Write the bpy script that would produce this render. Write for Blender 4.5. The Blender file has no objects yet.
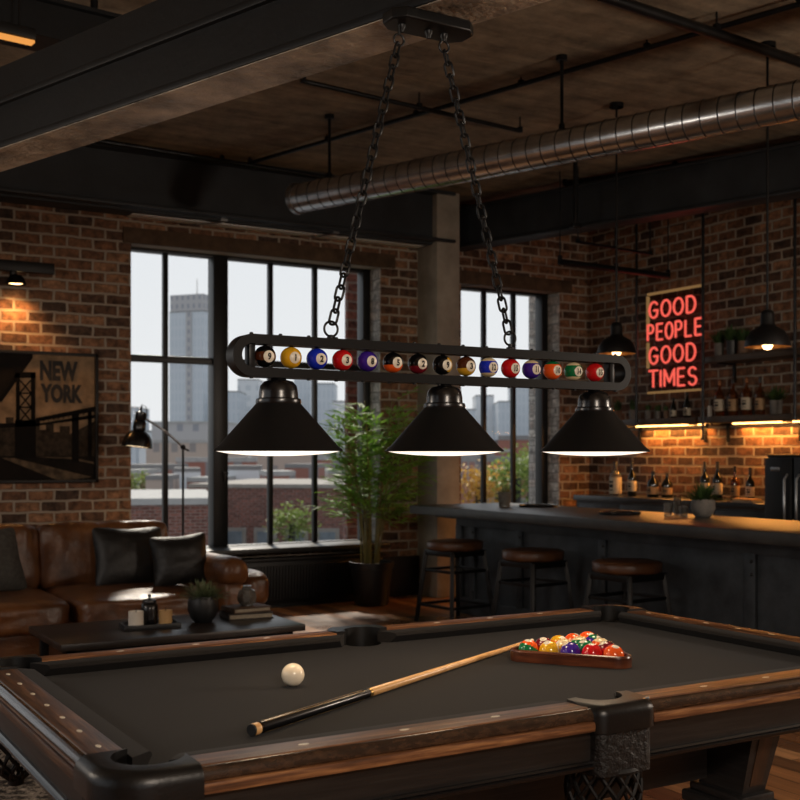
import bpy, bmesh, math, random
from mathutils import Vector, Matrix, noise
PI = math.pi
R = random.Random(7)
SC = bpy.context.scene
COL = SC.collection

# ------------------------------------------------------------------ camera model
F = 1125.0; HOR = 455.0; TH = math.radians(30.63); EYE = 1.351
VV = (math.sin(TH), math.cos(TH)); RR = (math.cos(TH), -math.sin(TH))
def dr(px):
    l = (px - 400) / F
    return (VV[0] + RR[0] * l, VV[1] + RR[1] * l)
def pt(px, py, d):
    q = dr(px); return Vector((q[0] * d, q[1] * d, EYE + (HOR - py) / F * d))
def atz(px, py, z): return pt(px, py, (EYE - z) * F / (py - HOR))
def atx(px, py, X): return pt(px, py, X / dr(px)[0])
def aty(px, py, Y): return pt(px, py, Y / dr(px)[1])

# ------------------------------------------------------------------ materials
def lin(c):
    if isinstance(c, str):
        c = c.lstrip('#'); c = [int(c[i:i + 2], 16) / 255 for i in (0, 2, 4)]
    return tuple(((x / 12.92) if x <= .04045 else ((x + .055) / 1.055) ** 2.4) for x in c) + (1.0,)
class NT:
    def __init__(s, name):
        s.m = bpy.data.materials.new(name); s.m.use_nodes = True
        s.t = s.m.node_tree; s.t.nodes.clear()
        s.out = s.n('ShaderNodeOutputMaterial')
    def n(s, typ, **kw):
        nd = s.t.nodes.new(typ)
        for k, v in kw.items():
            if k.startswith('i_'):
                key = k[2:].replace('_', ' ')
                nd.inputs[key].default_value = v
            else: setattr(nd, k, v)
        return nd
    def l(s, a, b): s.t.links.new(a, b)
    def coord(s, kind='Object', scale=(1, 1, 1), rot=(0, 0, 0)):
        tc = s.n('ShaderNodeTexCoord'); mp = s.n('ShaderNodeMapping')
        mp.inputs['Scale'].default_value = scale; mp.inputs['Rotation'].default_value = rot
        s.l(tc.outputs[kind], mp.inputs['Vector']); return mp.outputs['Vector']
    def ramp(s, fac, stops):
        r = s.n('ShaderNodeValToRGB'); e = r.color_ramp.elements
        while len(e) < len(stops): e.new(.5)
        for el, (p, c) in zip(e, stops): el.position = p; el.color = c
        s.l(fac, r.inputs['Fac']); return r.outputs['Color']
    def noise(s, vec, scale, detail=4, rough=.55):
        nz = s.n('ShaderNodeTexNoise'); nz.inputs['Scale'].default_value = scale
        nz.inputs['Detail'].default_value = detail; nz.inputs['Roughness'].default_value = rough
        s.l(vec, nz.inputs['Vector']); return nz.outputs['Fac']
    def mixc(s, fac, a, b, mode='MIX'):
        mx = s.n('ShaderNodeMix', data_type='RGBA', blend_type=mode)
        for sock, val in ((mx.inputs[0], fac), (mx.inputs[6], a), (mx.inputs[7], b)):
            if hasattr(val, 'links'): s.l(val, sock)
            else: sock.default_value = val
        return mx.outputs[2]
    def bump(s, h, strength=.3, dist=.01, normal=None):
        b = s.n('ShaderNodeBump'); b.inputs['Strength'].default_value = strength; b.inputs['Distance'].default_value = dist
        s.l(h, b.inputs['Height'])
        if normal: s.l(normal, b.inputs['Normal'])
        return b.outputs['Normal']
    def bsdf(s, color, rough=.5, metal=0, normal=None, spec=.5, **kw):
        p = s.n('ShaderNodeBsdfPrincipled')
        for key, val in (('Base Color', color), ('Roughness', rough), ('Metallic', metal), ('Specular IOR Level', spec)):
            if hasattr(val, 'links'): s.l(val, p.inputs[key])
            else: p.inputs[key].default_value = val
        if normal: s.l(normal, p.inputs['Normal'])
        for k, v in kw.items(): p.inputs[k.replace('_', ' ')].default_value = v
        s.l(p.outputs[0], s.out.inputs[0]); return p
def mottle(name, c1, c2, scale=8, rough=.5, metal=0, bump=.15, bscale=60, spec=.5, dist=.004, **kw):
    t = NT(name); v = t.coord()
    f = t.noise(v, scale, 5, .6)
    c = t.ramp(f, [(.3, lin(c1)), (.7, lin(c2))])
    nm = t.bump(t.noise(v, bscale, 4, .6), bump, dist) if bump else None
    t.bsdf(c, rough, metal, nm, spec, **kw); return t.m
def wood(name, c1, c2, c3, scale=(3, 60, 60), rough=.4, bump=.15, spec=.5, **kw):
    t = NT(name); v = t.coord(scale=scale)
    f = t.noise(v, 1.0, 6, .65)
    c = t.ramp(f, [(.28, lin(c1)), (.5, lin(c2)), (.72, lin(c3))])
    t.bsdf(c, rough, 0, t.bump(f, bump, .003), spec, **kw); return t.m
def emit(name, c, strength):
    t = NT(name); e = t.n('ShaderNodeEmission'); e.inputs[0].default_value = lin(c); e.inputs[1].default_value = strength
    t.l(e.outputs[0], t.out.inputs[0]); return t.m
def brick(name, c1, c2, c3, mortar, bw=.225, rh=.098, ms=.011, bump=.9, rough=.85):
    t = NT(name); tc = t.n('ShaderNodeTexCoord'); sp = t.n('ShaderNodeSeparateXYZ')
    t.l(tc.outputs['Object'], sp.inputs[0])
    ad = t.n('ShaderNodeMath', operation='ADD'); t.l(sp.outputs[0], ad.inputs[0]); t.l(sp.outputs[1], ad.inputs[1])
    cb = t.n('ShaderNodeCombineXYZ'); t.l(ad.outputs[0], cb.inputs[0]); t.l(sp.outputs[2], cb.inputs[1])
    # wobble the courses a little
    nz = t.n('ShaderNodeTexNoise'); nz.inputs['Scale'].default_value = 9; t.l(cb.outputs[0], nz.inputs['Vector'])
    sc_ = t.n('ShaderNodeVectorMath', operation='SCALE'); sc_.inputs['Scale'].default_value = .022; t.l(nz.outputs['Color'], sc_.inputs[0])
    va = t.n('ShaderNodeVectorMath', operation='ADD'); t.l(cb.outputs[0], va.inputs[0]); t.l(sc_.outputs[0], va.inputs[1])
    b = t.n('ShaderNodeTexBrick'); b.offset = .5
    for k, val in (('Scale', 1), ('Mortar Size', ms), ('Mortar Smooth', .35), ('Bias', 0), ('Brick Width', bw), ('Row Height', rh)): b.inputs[k].default_value = val
    b.inputs['Color1'].default_value = (0, 0, 0, 1); b.inputs['Color2'].default_value = (1, 1, 1, 1); b.inputs['Mortar'].default_value = (.5, .5, .5, 1)
    t.l(va.outputs[0], b.inputs['Vector'])
    bc = t.ramp(b.outputs['Color'], [(.05, lin(c1)), (.5, lin(c2)), (.95, lin(c3))])
    f2 = t.noise(cb.outputs[0], 14, 6, .7)
    bc = t.mixc(1.0, bc, t.ramp(f2, [(.32, (.22, .22, .22, 1)), (.68, (1.65, 1.6, 1.55, 1))]), 'MULTIPLY')
    c = t.mixc(b.outputs['Fac'], bc, lin(mortar))
    inv = t.n('ShaderNodeMath', operation='MULTIPLY_ADD'); t.l(b.outputs['Fac'], inv.inputs[0]); inv.inputs[1].default_value = -1; inv.inputs[2].default_value = 1
    h = t.n('ShaderNodeMath', operation='MULTIPLY_ADD'); t.l(f2, h.inputs[0]); h.inputs[1].default_value = .6; t.l(inv.outputs[0], h.inputs[2])
    t.bsdf(c, rough, 0, t.bump(h.outputs[0], bump, .018), .3); return t.m

M = {}
M['brick'] = brick('old_brick', '45362d', '74533d', '8f6c52', '9c9183', .21, .09, .012, 1.0, .72)
M['brick_dark'] = brick('dark_old_brick', '3f3028', '6b4a35', '87634a', '94897b', .21, .09, .012, 1.0, .72)  # same brick pattern in slightly darker colours
M['limewash'] = brick('limewashed_brick', '9a9a98', 'b9b8b4', 'a8a09a', '8c8a86', bump=.5)
M['concrete'] = mottle('column_concrete', '857e73', 'a39b8e', 5, .85, 0, .5, 30, .3)
M['black_metal'] = mottle('black_painted_metal', '08090a', '0c0d0e', 10, .42, 0, .06, 150, .3)
M['satin_black'] = mottle('satin_black_enamel', '08080a', '0c0d0e', 10, .48, 0, .05, 200, .35)
M['gloss_black'] = mottle('gloss_black_enamel', '08080a', '0c0c0e', 10, .27, 0, 0, 1, .6)
M['steel_beam'] = mottle('dark_steel_beam', '0c0d0f', '131619', 4, .5, 0, .3, 25, .3)
M['steel_lit'] = mottle('lit_steel_beam', '1e2124', '2d3135', 4, .5, 0, .3, 25, .35)  # same beam steel in a lighter tone, making up for weak light
M['window_steel'] = mottle('window_black_steel', '0d0e0f', '17191a', 8, .4, .2, .1, 60)
M['beam_soffit'] = mottle('weathered_sheen_soffit', '575047', 'd6c8b4', 5, .36, 0, 1.0, 18, .7, .02)  # weathered board tone, made paler to hold the window sheen underneath
def soffit():
    t = NT('board_marked_ceiling'); v = t.coord(scale=(1, 1, 1), rot=(0, 0, .35))
    f = t.noise(v, 2.6, 10, .75)
    f2 = t.noise(t.coord(scale=(1.2, 9, 1), rot=(0, 0, .35)), 1.2, 5, .6)
    c = t.mixc(.5, t.ramp(f, [(.36, lin('3e352d')), (.64, lin('a89880'))]), t.ramp(f2, [(.3, lin('4e443a')), (.7, lin('9c8a74'))]))
    t.bsdf(c, .8, 0, t.bump(f2, .5, .02), .3); return t.m
M['soffit'] = soffit()
M['lintel'] = mottle('stained_lintel', '3f3227', '5e4c3c', 7, .8, 0, .6, 30, .2)
def floor_mat():
    t = NT('plank_floor'); tc = t.n('ShaderNodeTexCoord'); sp = t.n('ShaderNodeSeparateXYZ'); t.l(tc.outputs['Object'], sp.inputs[0])
    cb = t.n('ShaderNodeCombineXYZ'); t.l(sp.outputs[1], cb.inputs[0]); t.l(sp.outputs[0], cb.inputs[1])
    b = t.n('ShaderNodeTexBrick'); b.offset = .37
    for k, val in (('Scale', 1), ('Mortar Size', .003), ('Mortar Smooth', .1), ('Bias', 0), ('Brick Width', 1.7), ('Row Height', .13)): b.inputs[k].default_value = val
    b.inputs['Color1'].default_value = (0, 0, 0, 1); b.inputs['Color2'].default_value = (1, 1, 1, 1); b.inputs['Mortar'].default_value = (.5, .5, .5, 1)
    t.l(cb.outputs[0], b.inputs['Vector'])
    base = t.ramp(b.outputs['Color'], [(0, lin('66462e')), (.5, lin('9a6841')), (1, lin('c79263'))])
    g = t.noise(t.coord(scale=(28, 1.4, 1)), 1.0, 6, .65)
    c = t.mixc(1, base, t.ramp(g, [(.25, (.35, .35, .35, 1)), (.75, (1.3, 1.3, 1.3, 1))]), 'MULTIPLY')
    c = t.mixc(b.outputs['Fac'], c, lin('120c08'))
    w = t.noise(t.coord(), 1.5, 4)
    t.bsdf(c, t.ramp(w, [(.3, (.2,) * 3 + (1,)), (.7, (.42,) * 3 + (1,))]), 0, t.bump(g, .12, .004), .5); return t.m
M['floor'] = floor_mat()
M['rail_wood'] = wood('walnut_rail', '24160d', '64412a', 'a3744a', (5, 90, 90), .4, .4, .4)
M['rail_wood_y'] = wood('walnut_rail_cross', '1b110b', '4c311e', '7c5636', (90, 5, 90), .42, .4, .35)
M['edge_wood'] = wood('dark_polished_edge', '1a130e', '33241a', '4a3424', (30, 30, 80), .2, .05, .7)
M['rack_wood'] = wood('mahogany', '2a130a', '4e2614', '6b3a20', (8, 8, 60), .3, .05)
M['dark_wood'] = wood('ebonised_oak', '0e0d0d', '191716', '272422', (4, 60, 90), .45, .35)
M['dark_wood_y'] = wood('ebonised_oak_cross', '0f0f10', '1b1a1a', '2b2a2a', (60, 4, 90), .45, .35)
M['leg_panel'] = wood('leg_panel_walnut', '1e130b', '372315', '4d3420', (60, 60, 4), .45, .15)
M['table_wood'] = wood('dark_stained_plank', '15110f', '241d19', '3a2f28', (2, 30, 30), .35, .2)
M['shelf_wood'] = wood('shelf_board', '2b221b', '43362a', '574536', (30, 2, 30), .5, .2)
def cloth():
    t = NT('charcoal_worsted'); v = t.coord()
    f = t.noise(v, 300, 3); g = t.noise(v, 4, 4)
    c = t.mixc(.5, t.ramp(f, [(.3, lin('0b0a0a')), (.7, lin('1b1817'))]), t.ramp(g, [(.3, lin('110f0e')), (.7, lin('171514'))]))
    p = t.bsdf(c, .9, 0, t.bump(f, .25, .001), .2); p.inputs['Sheen Weight'].default_value = .03; return t.m
M['cloth'] = cloth()
M['pocket_leather'] = mottle('black_pocket_leather', '090909', '100f0f', 30, .36, 0, .15, 120, .4)
M['net_leather'] = mottle('braided_black_leather', '070606', '0d0b0a', 40, .6, 0, .3, 100, .3)
M['carved_leather'] = mottle('embossed_black_leather', '080707', '100e0d', 40, .5, 0, .7, 55, .35, .012)
def leather(name, c1, c2, c3, rough=.36):
    t = NT(name); v = t.coord()
    f = t.noise(v, 5, 6, .65)
    c = t.ramp(f, [(.25, lin(c1)), (.5, lin(c2)), (.75, lin(c3))])
    vo = t.n('ShaderNodeTexVoronoi'); vo.inputs['Scale'].default_value = 120; t.l(v, vo.inputs['Vector'])
    n1 = t.bump(vo.outputs['Distance'], .12, .003)
    n2 = t.bump(t.noise(v, 11, 5, .6), .5, .02, n1)
    t.bsdf(c, rough, 0, n2, .5); return t.m
M['tan_leather'] = leather('tan_leather', '301d10', '5e3a20', '7f5431')
M['black_leather'] = leather('black_cushion_leather', '0d0d0c', '151413', '1d1b1a', .5)
M['stool_leather'] = leather('stool_brown_leather', '2c1a10', '52341f', '6b4529', .4)
M['grey_fabric'] = mottle('grey_linen', '3a3936', '4c4a46', 40, .9, 0, .4, 200, .2)
M['ivory'] = mottle('ivory_inlay', 'cfc6b2', 'ded6c4', 20, .35, 0, 0)
M['cue_ball'] = mottle('cue_ball_ivory', 'e6d9bf', 'ecdfc8', 6, .12, 0, 0, 1, .6)
M['maple'] = wood('maple_shaft', 'b98a55', 'cf9f66', 'dcae76', (4, 60, 60), .28, 0)
M['brass'] = mottle('brass', '9a7a45', 'b8945a', 10, .3, .9, 0)
M['steel'] = mottle('brushed_steel', '8d8f90', 'a5a7a8', 20, .3, .95, .05, 100)
M['galv'] = mottle('galvanised_duct', 'b6babf', 'd8dce0', 9, .22, .95, .06, 14)
M['pipe'] = mottle('dark_conduit', '1b1c1e', '2b2d2f', 10, .35, .7, .1, 60)
M['counter'] = mottle('worn_zinc_counter', '2b2c2d', '3f3e3b', 6, .42, .1, .2, 35, .4)
M['counter_dark'] = mottle('slate_counter', '26282a', '3b3c3d', 6, .32, .2, .2, 40, .5)
M['bar_panel'] = mottle('charcoal_steel_panel', '303438', '4b5054', 5, .55, .3, .4, 28, .4)
M['white_inner'] = mottle('white_shade_lining', 'efe9df', 'f5f0e6', 5, .5, 0, 0)
M['copper_inner'] = mottle('copper_shade_lining', 'a0703c', 'b88348', 5, .4, .6, 0)
M['pot_black'] = mottle('matt_black_pot', '131415', '1d1e20', 20, .45, 0, .1, 60)
M['pot_grey'] = mottle('stone_pot', '55524e', '736e68', 14, .7, 0, .3, 60)
M['pot_clay'] = mottle('terracotta_pot', '5c4636', '7a5f4a', 14, .75, 0, .3, 60)
M['soil'] = mottle('potting_soil', '1a130e', '2b2018', 60, .95, 0, .8, 90, .2)
def leafm(name, c1, c2, c3):
    t = NT(name); f = t.noise(t.coord(), 9, 3)
    c = t.ramp(f, [(.3, lin(c1)), (.5, lin(c2)), (.72, lin(c3))])
    p = t.bsdf(c, .5, 0, None, .35)
    tr = t.n('ShaderNodeBsdfTranslucent'); t.l(c, tr.inputs[0]); mx = t.n('ShaderNodeMixShader'); mx.inputs[0].default_value = .42
    t.l(p.outputs[0], mx.inputs[1]); t.l(tr.outputs[0], mx.inputs[2]); t.l(mx.outputs[0], t.out.inputs[0]); return t.m
M['leaf'] = leafm('bamboo_leaf', '568433', '80b048', 'aed068')
M['leaf_dark'] = leafm('dark_succulent', '26381f', '3f5a30', '5a7543')
M['leaf_grey'] = leafm('heather_leaf', '4d5a40', '74805c', '9a8478')
M['tree_green'] = leafm('tree_leaf', '556b35', '7b8f4c', '9aa560')
M['tree_yellow'] = leafm('autumn_leaf', 'b08a3e', 'c9a350', 'a57a3a')
M['cane'] = mottle('cane_stem', '5a5a2c', '7b7238', 20, .5, 0, .2, 50)
M['wax_white'] = mottle('white_wax', 'cfc7ba', 'ddd5c8', 10, .5, 0, 0)
M['wax_amber'] = mottle('amber_wax', 'a88354', 'bd9864', 10, .5, 0, 0)
M['paper'] = mottle('page_edges', '8f8472', 'aea28d', 50, .8, 0, 0)
M['book_dark'] = mottle('dark_book_cloth', '2b2622', '3a332d', 50, .7, 0, .1, 200)
M['book_brown'] = mottle('brown_book_cloth', '4a382a', '5d4836', 50, .7, 0, .1, 200)
M['label'] = mottle('bottle_label', 'a89c88', 'c0b39c', 30, .7, 0, 0)
M['label_tan'] = mottle('kraft_bottle_label', '8a6c4a', 'a58560', 30, .7, 0, 0)
M['ink'] = mottle('dark_print', '14110f', '1c1815', 30, .7, 0, 0)
M['cap_dark'] = mottle('bottle_cap', '141212', '1e1a18', 30, .4, 0, 0)
M['cap_copper'] = mottle('copper_foil', '8a5a3a', 'a56d48', 30, .35, .6, 0)
def glassm(name, c, trans=.9, rough=.05):
    t = NT(name); t.bsdf(lin(c), rough, 0, None, .5, Transmission_Weight=trans, IOR=1.45); return t.m
M['glass_clear'] = glassm('clear_bottle_glass', 'd8d4cc')
M['glass_amber'] = glassm('amber_bottle_glass', '8a4a18', .8)
M['glass_dark'] = glassm('dark_bottle_glass', '1a1c14', .35)
M['glass_smoke'] = glassm('smoked_glass', 'a6a39c', .7)
def pane():
    t = NT('window_glass'); a = t.n('ShaderNodeBsdfTransparent'); g = t.n('ShaderNodeBsdfGlossy'); g.inputs['Roughness'].default_value = .02
    a.inputs[0].default_value = (.96, .97, .97, 1)
    mx = t.n('ShaderNodeMixShader'); fr = t.n('ShaderNodeFresnel'); fr.inputs['IOR'].default_value = 1.08
    t.l(fr.outputs[0], mx.inputs[0]); t.l(a.outputs[0], mx.inputs[1]); t.l(g.outputs[0], mx.inputs[2]); t.l(mx.outputs[0], t.out.inputs[0]); return t.m
M['pane'] = pane()
def rugm():
    t = NT('distressed_rug'); v = t.coord()
    f = t.noise(v, 22, 8, .75); g = t.noise(v, 3, 4)
    ck = t.n('ShaderNodeTexBrick'); ck.offset = 0
    for k, val in (('Scale', 1), ('Mortar Size', .008), ('Brick Width', .32), ('Row Height', .32)): ck.inputs[k].default_value = val
    ck.inputs['Color1'].default_value = ck.inputs['Color2'].default_value = (0, 0, 0, 1); ck.inputs['Mortar'].default_value = (1, 1, 1, 1)
    t.l(t.coord(rot=(0, 0, .5)), ck.inputs['Vector'])
    c = t.ramp(f, [(.42, lin('221f1e')), (.5, lin('4c4640')), (.62, lin('b0a496'))])
    c = t.mixc(ck.outputs['Fac'], c, lin('8d8479'))
    t.bsdf(c, .95, 0, t.bump(f, .3, .004), .1); return t.m
M['rug'] = rugm()
M['bulb'] = emit('lit_bulb', 'ffe9cf', 9)
M['diffuser'] = emit('lit_diffuser', 'ffeeda', 1.6)
M['bulb_warm'] = emit('lit_warm_bulb', 'ffce8f', 8)
M['led'] = emit('warm_led', 'ffb867', 9)
M['neon'] = emit('red_neon', 'fb6253', 1.0)
M['frame_glow'] = emit('lit_brass_glow', 'd8a468', .3)  # faint emission painting the light caught by the sign's brass frame

# ------------------------------------------------------------------ mesh builder
class MB:
    def __init__(s): s.b = bmesh.new(); s.mi = 0
    def _tag(s, fs):
        for f in fs: f.material_index = s.mi
    def add(s, verts, faces, mat=None):
        vs = [s.b.verts.new(v if mat is None else mat @ Vector(v)) for v in verts]
        fs = []
        for f in faces:
            try: fs.append(s.b.faces.new([vs[i] for i in f]))
            except ValueError: pass
        s._tag(fs); return vs
    def box(s, c, d, bev=0, seg=2, mat=None):
        t = bmesh.new(); bmesh.ops.create_cube(t, size=1)
        for v in t.verts: v.co = Vector((v.co.x * d[0] + c[0], v.co.y * d[1] + c[1], v.co.z * d[2] + c[2]))
        if bev: bmesh.ops.bevel(t, geom=t.edges[:], offset=bev, segments=seg, profile=.5, affect='EDGES')
        s.merge(t, mat); return s
    def merge(s, t, mat=None):
        t.verts.index_update()
        s.add([v.co.copy() for v in t.verts], [[v.index for v in f.verts] for f in t.faces], mat); t.free()
    def bar(s, p0, p1, w, h, up=(0, 0, 1), bev=0):
        p0 = Vector(p0); p1 = Vector(p1); x = (p1 - p0); L = x.length; x.normalize()
        y = Vector(up).cross(x).normalized(); z = x.cross(y)
        m = Matrix((x, y, z)).transposed().to_4x4(); m.translation = (p0 + p1) / 2
        return s.box((0, 0, 0), (L, w, h), bev, 2, m)
    def lathe(s, prof, seg=32, c=(0, 0, 0), mat=None, close=True):
        rings = []; vs = []; fs = []
        for r, z in prof:
            if r < 1e-6: rings.append([len(vs)]); vs.append(Vector((c[0], c[1], c[2] + z)))
            else:
                rings.append(list(range(len(vs), len(vs) + seg)))
                for i in range(seg):
                    a = 2 * PI * i / seg; vs.append(Vector((c[0] + r * math.cos(a), c[1] + r * math.sin(a), c[2] + z)))
        for A, B in zip(rings, rings[1:]):
            for i in range(seg):
                j = (i + 1) % seg
                if len(A) == 1 and len(B) == 1: continue
                if len(A) == 1: fs.append((A[0], B[j], B[i]))
                elif len(B) == 1: fs.append((A[i], A[j], B[0]))
                else: fs.append((A[i], A[j], B[j], B[i]))
        s.add(vs, fs, mat); return s
    def cyl(s, p0, p1, r0, r1=None, seg=20):
        r1 = r0 if r1 is None else r1
        p0 = Vector(p0); p1 = Vector(p1); q = (p1 - p0).to_track_quat('Z', 'Y').to_matrix().to_4x4(); q.translation = p0
        L = (p1 - p0).length
        return s.lathe([(0, 0), (r0, 0), (r1, L), (0, L)], seg, (0, 0, 0), q)
    def tube(s, pts, r, seg=8, closed=False, mat=None):
        pts = [Vector(p) for p in pts]; n = len(pts); rr = r if isinstance(r, (list, tuple)) else [r] * n
        vs = []; prev = None
        for i, p in enumerate(pts):
            a = pts[(i - 1) % n] if (closed or i > 0) else p
            b = pts[(i + 1) % n] if (closed or i < n - 1) else p
            t = (b - a).normalized()
            if prev is None:
                ref = Vector((0, 0, 1)) if abs(t.z) < .9 else Vector((1, 0, 0))
                u = t.cross(ref).normalized()
            else:
                u = prev - t * prev.dot(t)
                u = u.normalized() if u.length > 1e-6 else t.orthogonal().normalized()
            prev = u; w = t.cross(u)
            for k in range(seg):
                an = 2 * PI * k / seg; vs.append(p + (u * math.cos(an) + w * math.sin(an)) * rr[i])
        fs = []
        for i in range(n if closed else n - 1):
            j = (i + 1) % n
            for k in range(seg):
                l = (k + 1) % seg; fs.append((i * seg + k, i * seg + l, j * seg + l, j * seg + k))
        if not closed: fs.append(tuple(range(seg))[::-1]); fs.append(tuple((n - 1) * seg + k for k in range(seg)))
        s.add(vs, fs, mat); return s
    def prism(s, poly, z0, z1, bev=0, mat=None, bot=False):
        t = bmesh.new(); n = len(poly)
        lo = [t.verts.new((x, y, z0)) for x, y in poly]; hi = [t.verts.new((x, y, z1)) for x, y in poly]
        top = t.faces.new(hi); b = t.faces.new(lo[::-1])
        for i in range(n): t.faces.new((lo[i], lo[(i + 1) % n], hi[(i + 1) % n], hi[i]))
        bmesh.ops.recalc_face_normals(t, faces=t.faces[:])
        if bev:
            es = list(top.edges) + (list(b.edges) if bot else [])
            bmesh.ops.bevel(t, geom=es, offset=bev, segments=4, profile=.5, affect='EDGES')
        s.merge(t, mat); return s
    def cap(s, outer, inner, z0, z1, bo, bi):
        # closed strip between two boundary paths; big soft roll on the outer edge, small one on the inner
        poly = outer + inner; no = len(outer); n = len(poly); t = bmesh.new()
        lo = [t.verts.new((x, y, z0)) for x, y in poly]; hi = [t.verts.new((x, y, z1)) for x, y in poly]
        t.faces.new(hi); t.faces.new(lo[::-1])
        for i in range(n): t.faces.new((lo[i], lo[(i + 1) % n], hi[(i + 1) % n], hi[i]))
        bmesh.ops.recalc_face_normals(t, faces=t.faces[:])
        E_ = lambda a, b: t.edges.get((a, b))
        eo = [E_(hi[i], hi[i + 1]) for i in range(no - 1)]; ei = [E_(hi[i], hi[i + 1]) for i in range(no, n - 1)]
        bmesh.ops.bevel(t, geom=[e for e in eo if e], offset=bo, segments=6, profile=.5, affect='EDGES')
        s.merge(t); return s
    def sphere(s, c, r, seg=32, rings=16, mat=None):
        return s.lathe([(r * math.sin(PI * i / rings) if 0 < i < rings else 0, -r * math.cos(PI * i / rings)) for i in range(rings + 1)], seg, c, mat)
    def soft(s, c, d, k=5, n=10, fn=None, mat=None):
        """rounded block: cube grid drawn in by a p-norm"""
        t = bmesh.new(); bmesh.ops.create_cube(t, size=2); bmesh.ops.subdivide_edges(t, edges=t.edges[:], cuts=n, use_grid_fill=True)
        for v in t.verts:
            p = v.co; m = max(abs(p.x), abs(p.y), abs(p.z)); nn = (abs(p.x) ** k + abs(p.y) ** k + abs(p.z) ** k) ** (1 / k)
            q = p * (m / nn)
            if fn: q = fn(q)
            v.co = Vector((q.x * d[0] / 2 + c[0], q.y * d[1] / 2 + c[1], q.z * d[2] / 2 + c[2]))
        s.merge(t, mat); return s
    def mesh(s, name, mats, smooth=40):
        bmesh.ops.recalc_face_normals(s.b, faces=s.b.faces[:])
        me = bpy.data.meshes.new(name); s.b.to_mesh(me); s.b.free()
        for m in (mats if isinstance(mats, (list, tuple)) else [mats]): me.materials.append(m)
        if smooth:
            for p in me.polygons: p.use_smooth = True
            me.set_sharp_from_angle(angle=math.radians(smooth))
        return me
    def build(s, name, mats, parent=None, smooth=40, label=None):
        o = bpy.data.objects.new(name, s.mesh(name, mats, smooth)); COL.objects.link(o)
        if parent: o.parent = parent
        if label: o['label'] = label
        return o
def tag(o, label, cat, group=None, kind=None):
    o['label'] = label; o['category'] = cat
    if group: o['group'] = group
    if kind: o['kind'] = kind
    return o
def thing(name, label, cat, loc=(0, 0, 0), rz=0, group=None):
    o = bpy.data.objects.new(name, None); COL.objects.link(o); o.location = loc; o.rotation_euler = (0, 0, rz)
    o.empty_display_size = .1
    return tag(o, label, cat, group)
def dup(root, loc, rz=None, label=None, group=None):
    r = root.copy(); COL.objects.link(r); r.location = loc
    if rz is not None: r.rotation_euler = (0, 0, rz)
    if label: r['label'] = label
    if group: r['group'] = group
    for ch in list(root.children):
        c = ch.copy(); COL.objects.link(c); c.parent = r
        for g in list(ch.children):
            d = g.copy(); COL.objects.link(d); d.parent = c
    return r
def struct(mb, name, mat, parent=None, smooth=40, label=None, cat=None):
    o = mb.build(name, mat, parent, smooth)
    o['kind'] = 'structure'
    if label: o['label'] = label
    if cat: o['category'] = cat
    return o
def text_mesh(body, size, bold=0.0, sx=1.0, extrude=0.0):
    cu = bpy.data.curves.new('lettering', 'FONT'); cu.body = body; cu.size = size; cu.offset = bold; cu.extrude = extrude
    cu.align_x = 'CENTER'; cu.align_y = 'CENTER'; cu.resolution_u = 3
    o = bpy.data.objects.new('lettering', cu); COL.objects.link(o)
    dg = bpy.context.evaluated_depsgraph_get(); dg.update()
    me = bpy.data.meshes.new_from_object(o.evaluated_get(dg)); bpy.data.objects.remove(o); bpy.data.curves.remove(cu)
    xs = [v.co.x for v in me.vertices]; ys = [v.co.y for v in me.vertices]
    cx = (min(xs) + max(xs)) / 2; cy = (min(ys) + max(ys)) / 2
    for v in me.vertices: v.co = Vector(((v.co.x - cx) * sx, v.co.y - cy, v.co.z))
    return me
def arc(cx, cy, rx, ry, a0, a1, n=12):
    return [(cx + rx * math.cos(math.radians(a0 + (a1 - a0) * i / n)), cy + ry * math.sin(math.radians(a0 + (a1 - a0) * i / n))) for i in range(n + 1)]
def lamp(name, kind, loc, energy, color, size=.05, rot=None, parent=None, **kw):
    L = bpy.data.lights.new(name, kind); L.energy = energy; L.color = lin(color)[:3]
    if kind in ('POINT', 'SPOT'): L.shadow_soft_size = size
    for k, v in kw.items(): setattr(L, k, v)
    o = bpy.data.objects.new(name, L); COL.objects.link(o); o.location = loc
    if rot: o.rotation_euler = rot
    if parent: o.parent = parent
    return o

# ------------------------------------------------------------------ room
YW = 9.30; YG = 9.55; XR = 7.85; XL = -3.2; YF = -3.2; ZC = 3.85
W1 = (aty(131, 400, YW).x, aty(381, 400, YW).x, .50, 3.14)
W2 = (aty(461, 400, YW).x, aty(560, 400, YW).x, .50, 3.06)
W3 = (-2.3, .95, .50, 3.14)
def wall_y(xs, name, mat):
    m = MB(); x0 = XL - .3
    for (a, b, z0, z1) in xs:
        m.box(((x0 + a) / 2, YW + .2, ZC / 2), (a - x0, .4, ZC))
        m.box(((a + b) / 2, YW + .2, z0 / 2), (b - a, .4, z0)); m.box(((a + b) / 2, YW + .2, (z1 + ZC) / 2), (b - a, .4, ZC - z1))
        x0 = b
    m.box(((x0 + XR + .3) / 2, YW + .2, ZC / 2), (XR + .3 - x0, .4, ZC))
    struct(m, name, mat, smooth=0)
wall_y((W3, W1, W2), 'wall_back', M['brick'])
m = MB(); m.box((XR + .15, (YW + YF) / 2, ZC / 2), (.3, YW - YF + .6, ZC)); struct(m, 'wall_right', M['brick_dark'], smooth=0)
m = MB(); W5 = (-2.2, 1.4, .9, 2.7)  # unseen opening, added to bring daylight in from behind the camera
for x0, x1, z0, z1 in ((XL, W5[0], 0, ZC), (W5[1], XR, 0, ZC), (W5[0], W5[1], 0, W5[2]), (W5[0], W5[1], W5[3], ZC)):
    m.box(((x0 + x1) / 2, YF - .15, (z0 + z1) / 2), (x1 - x0, .3, z1 - z0))
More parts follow.
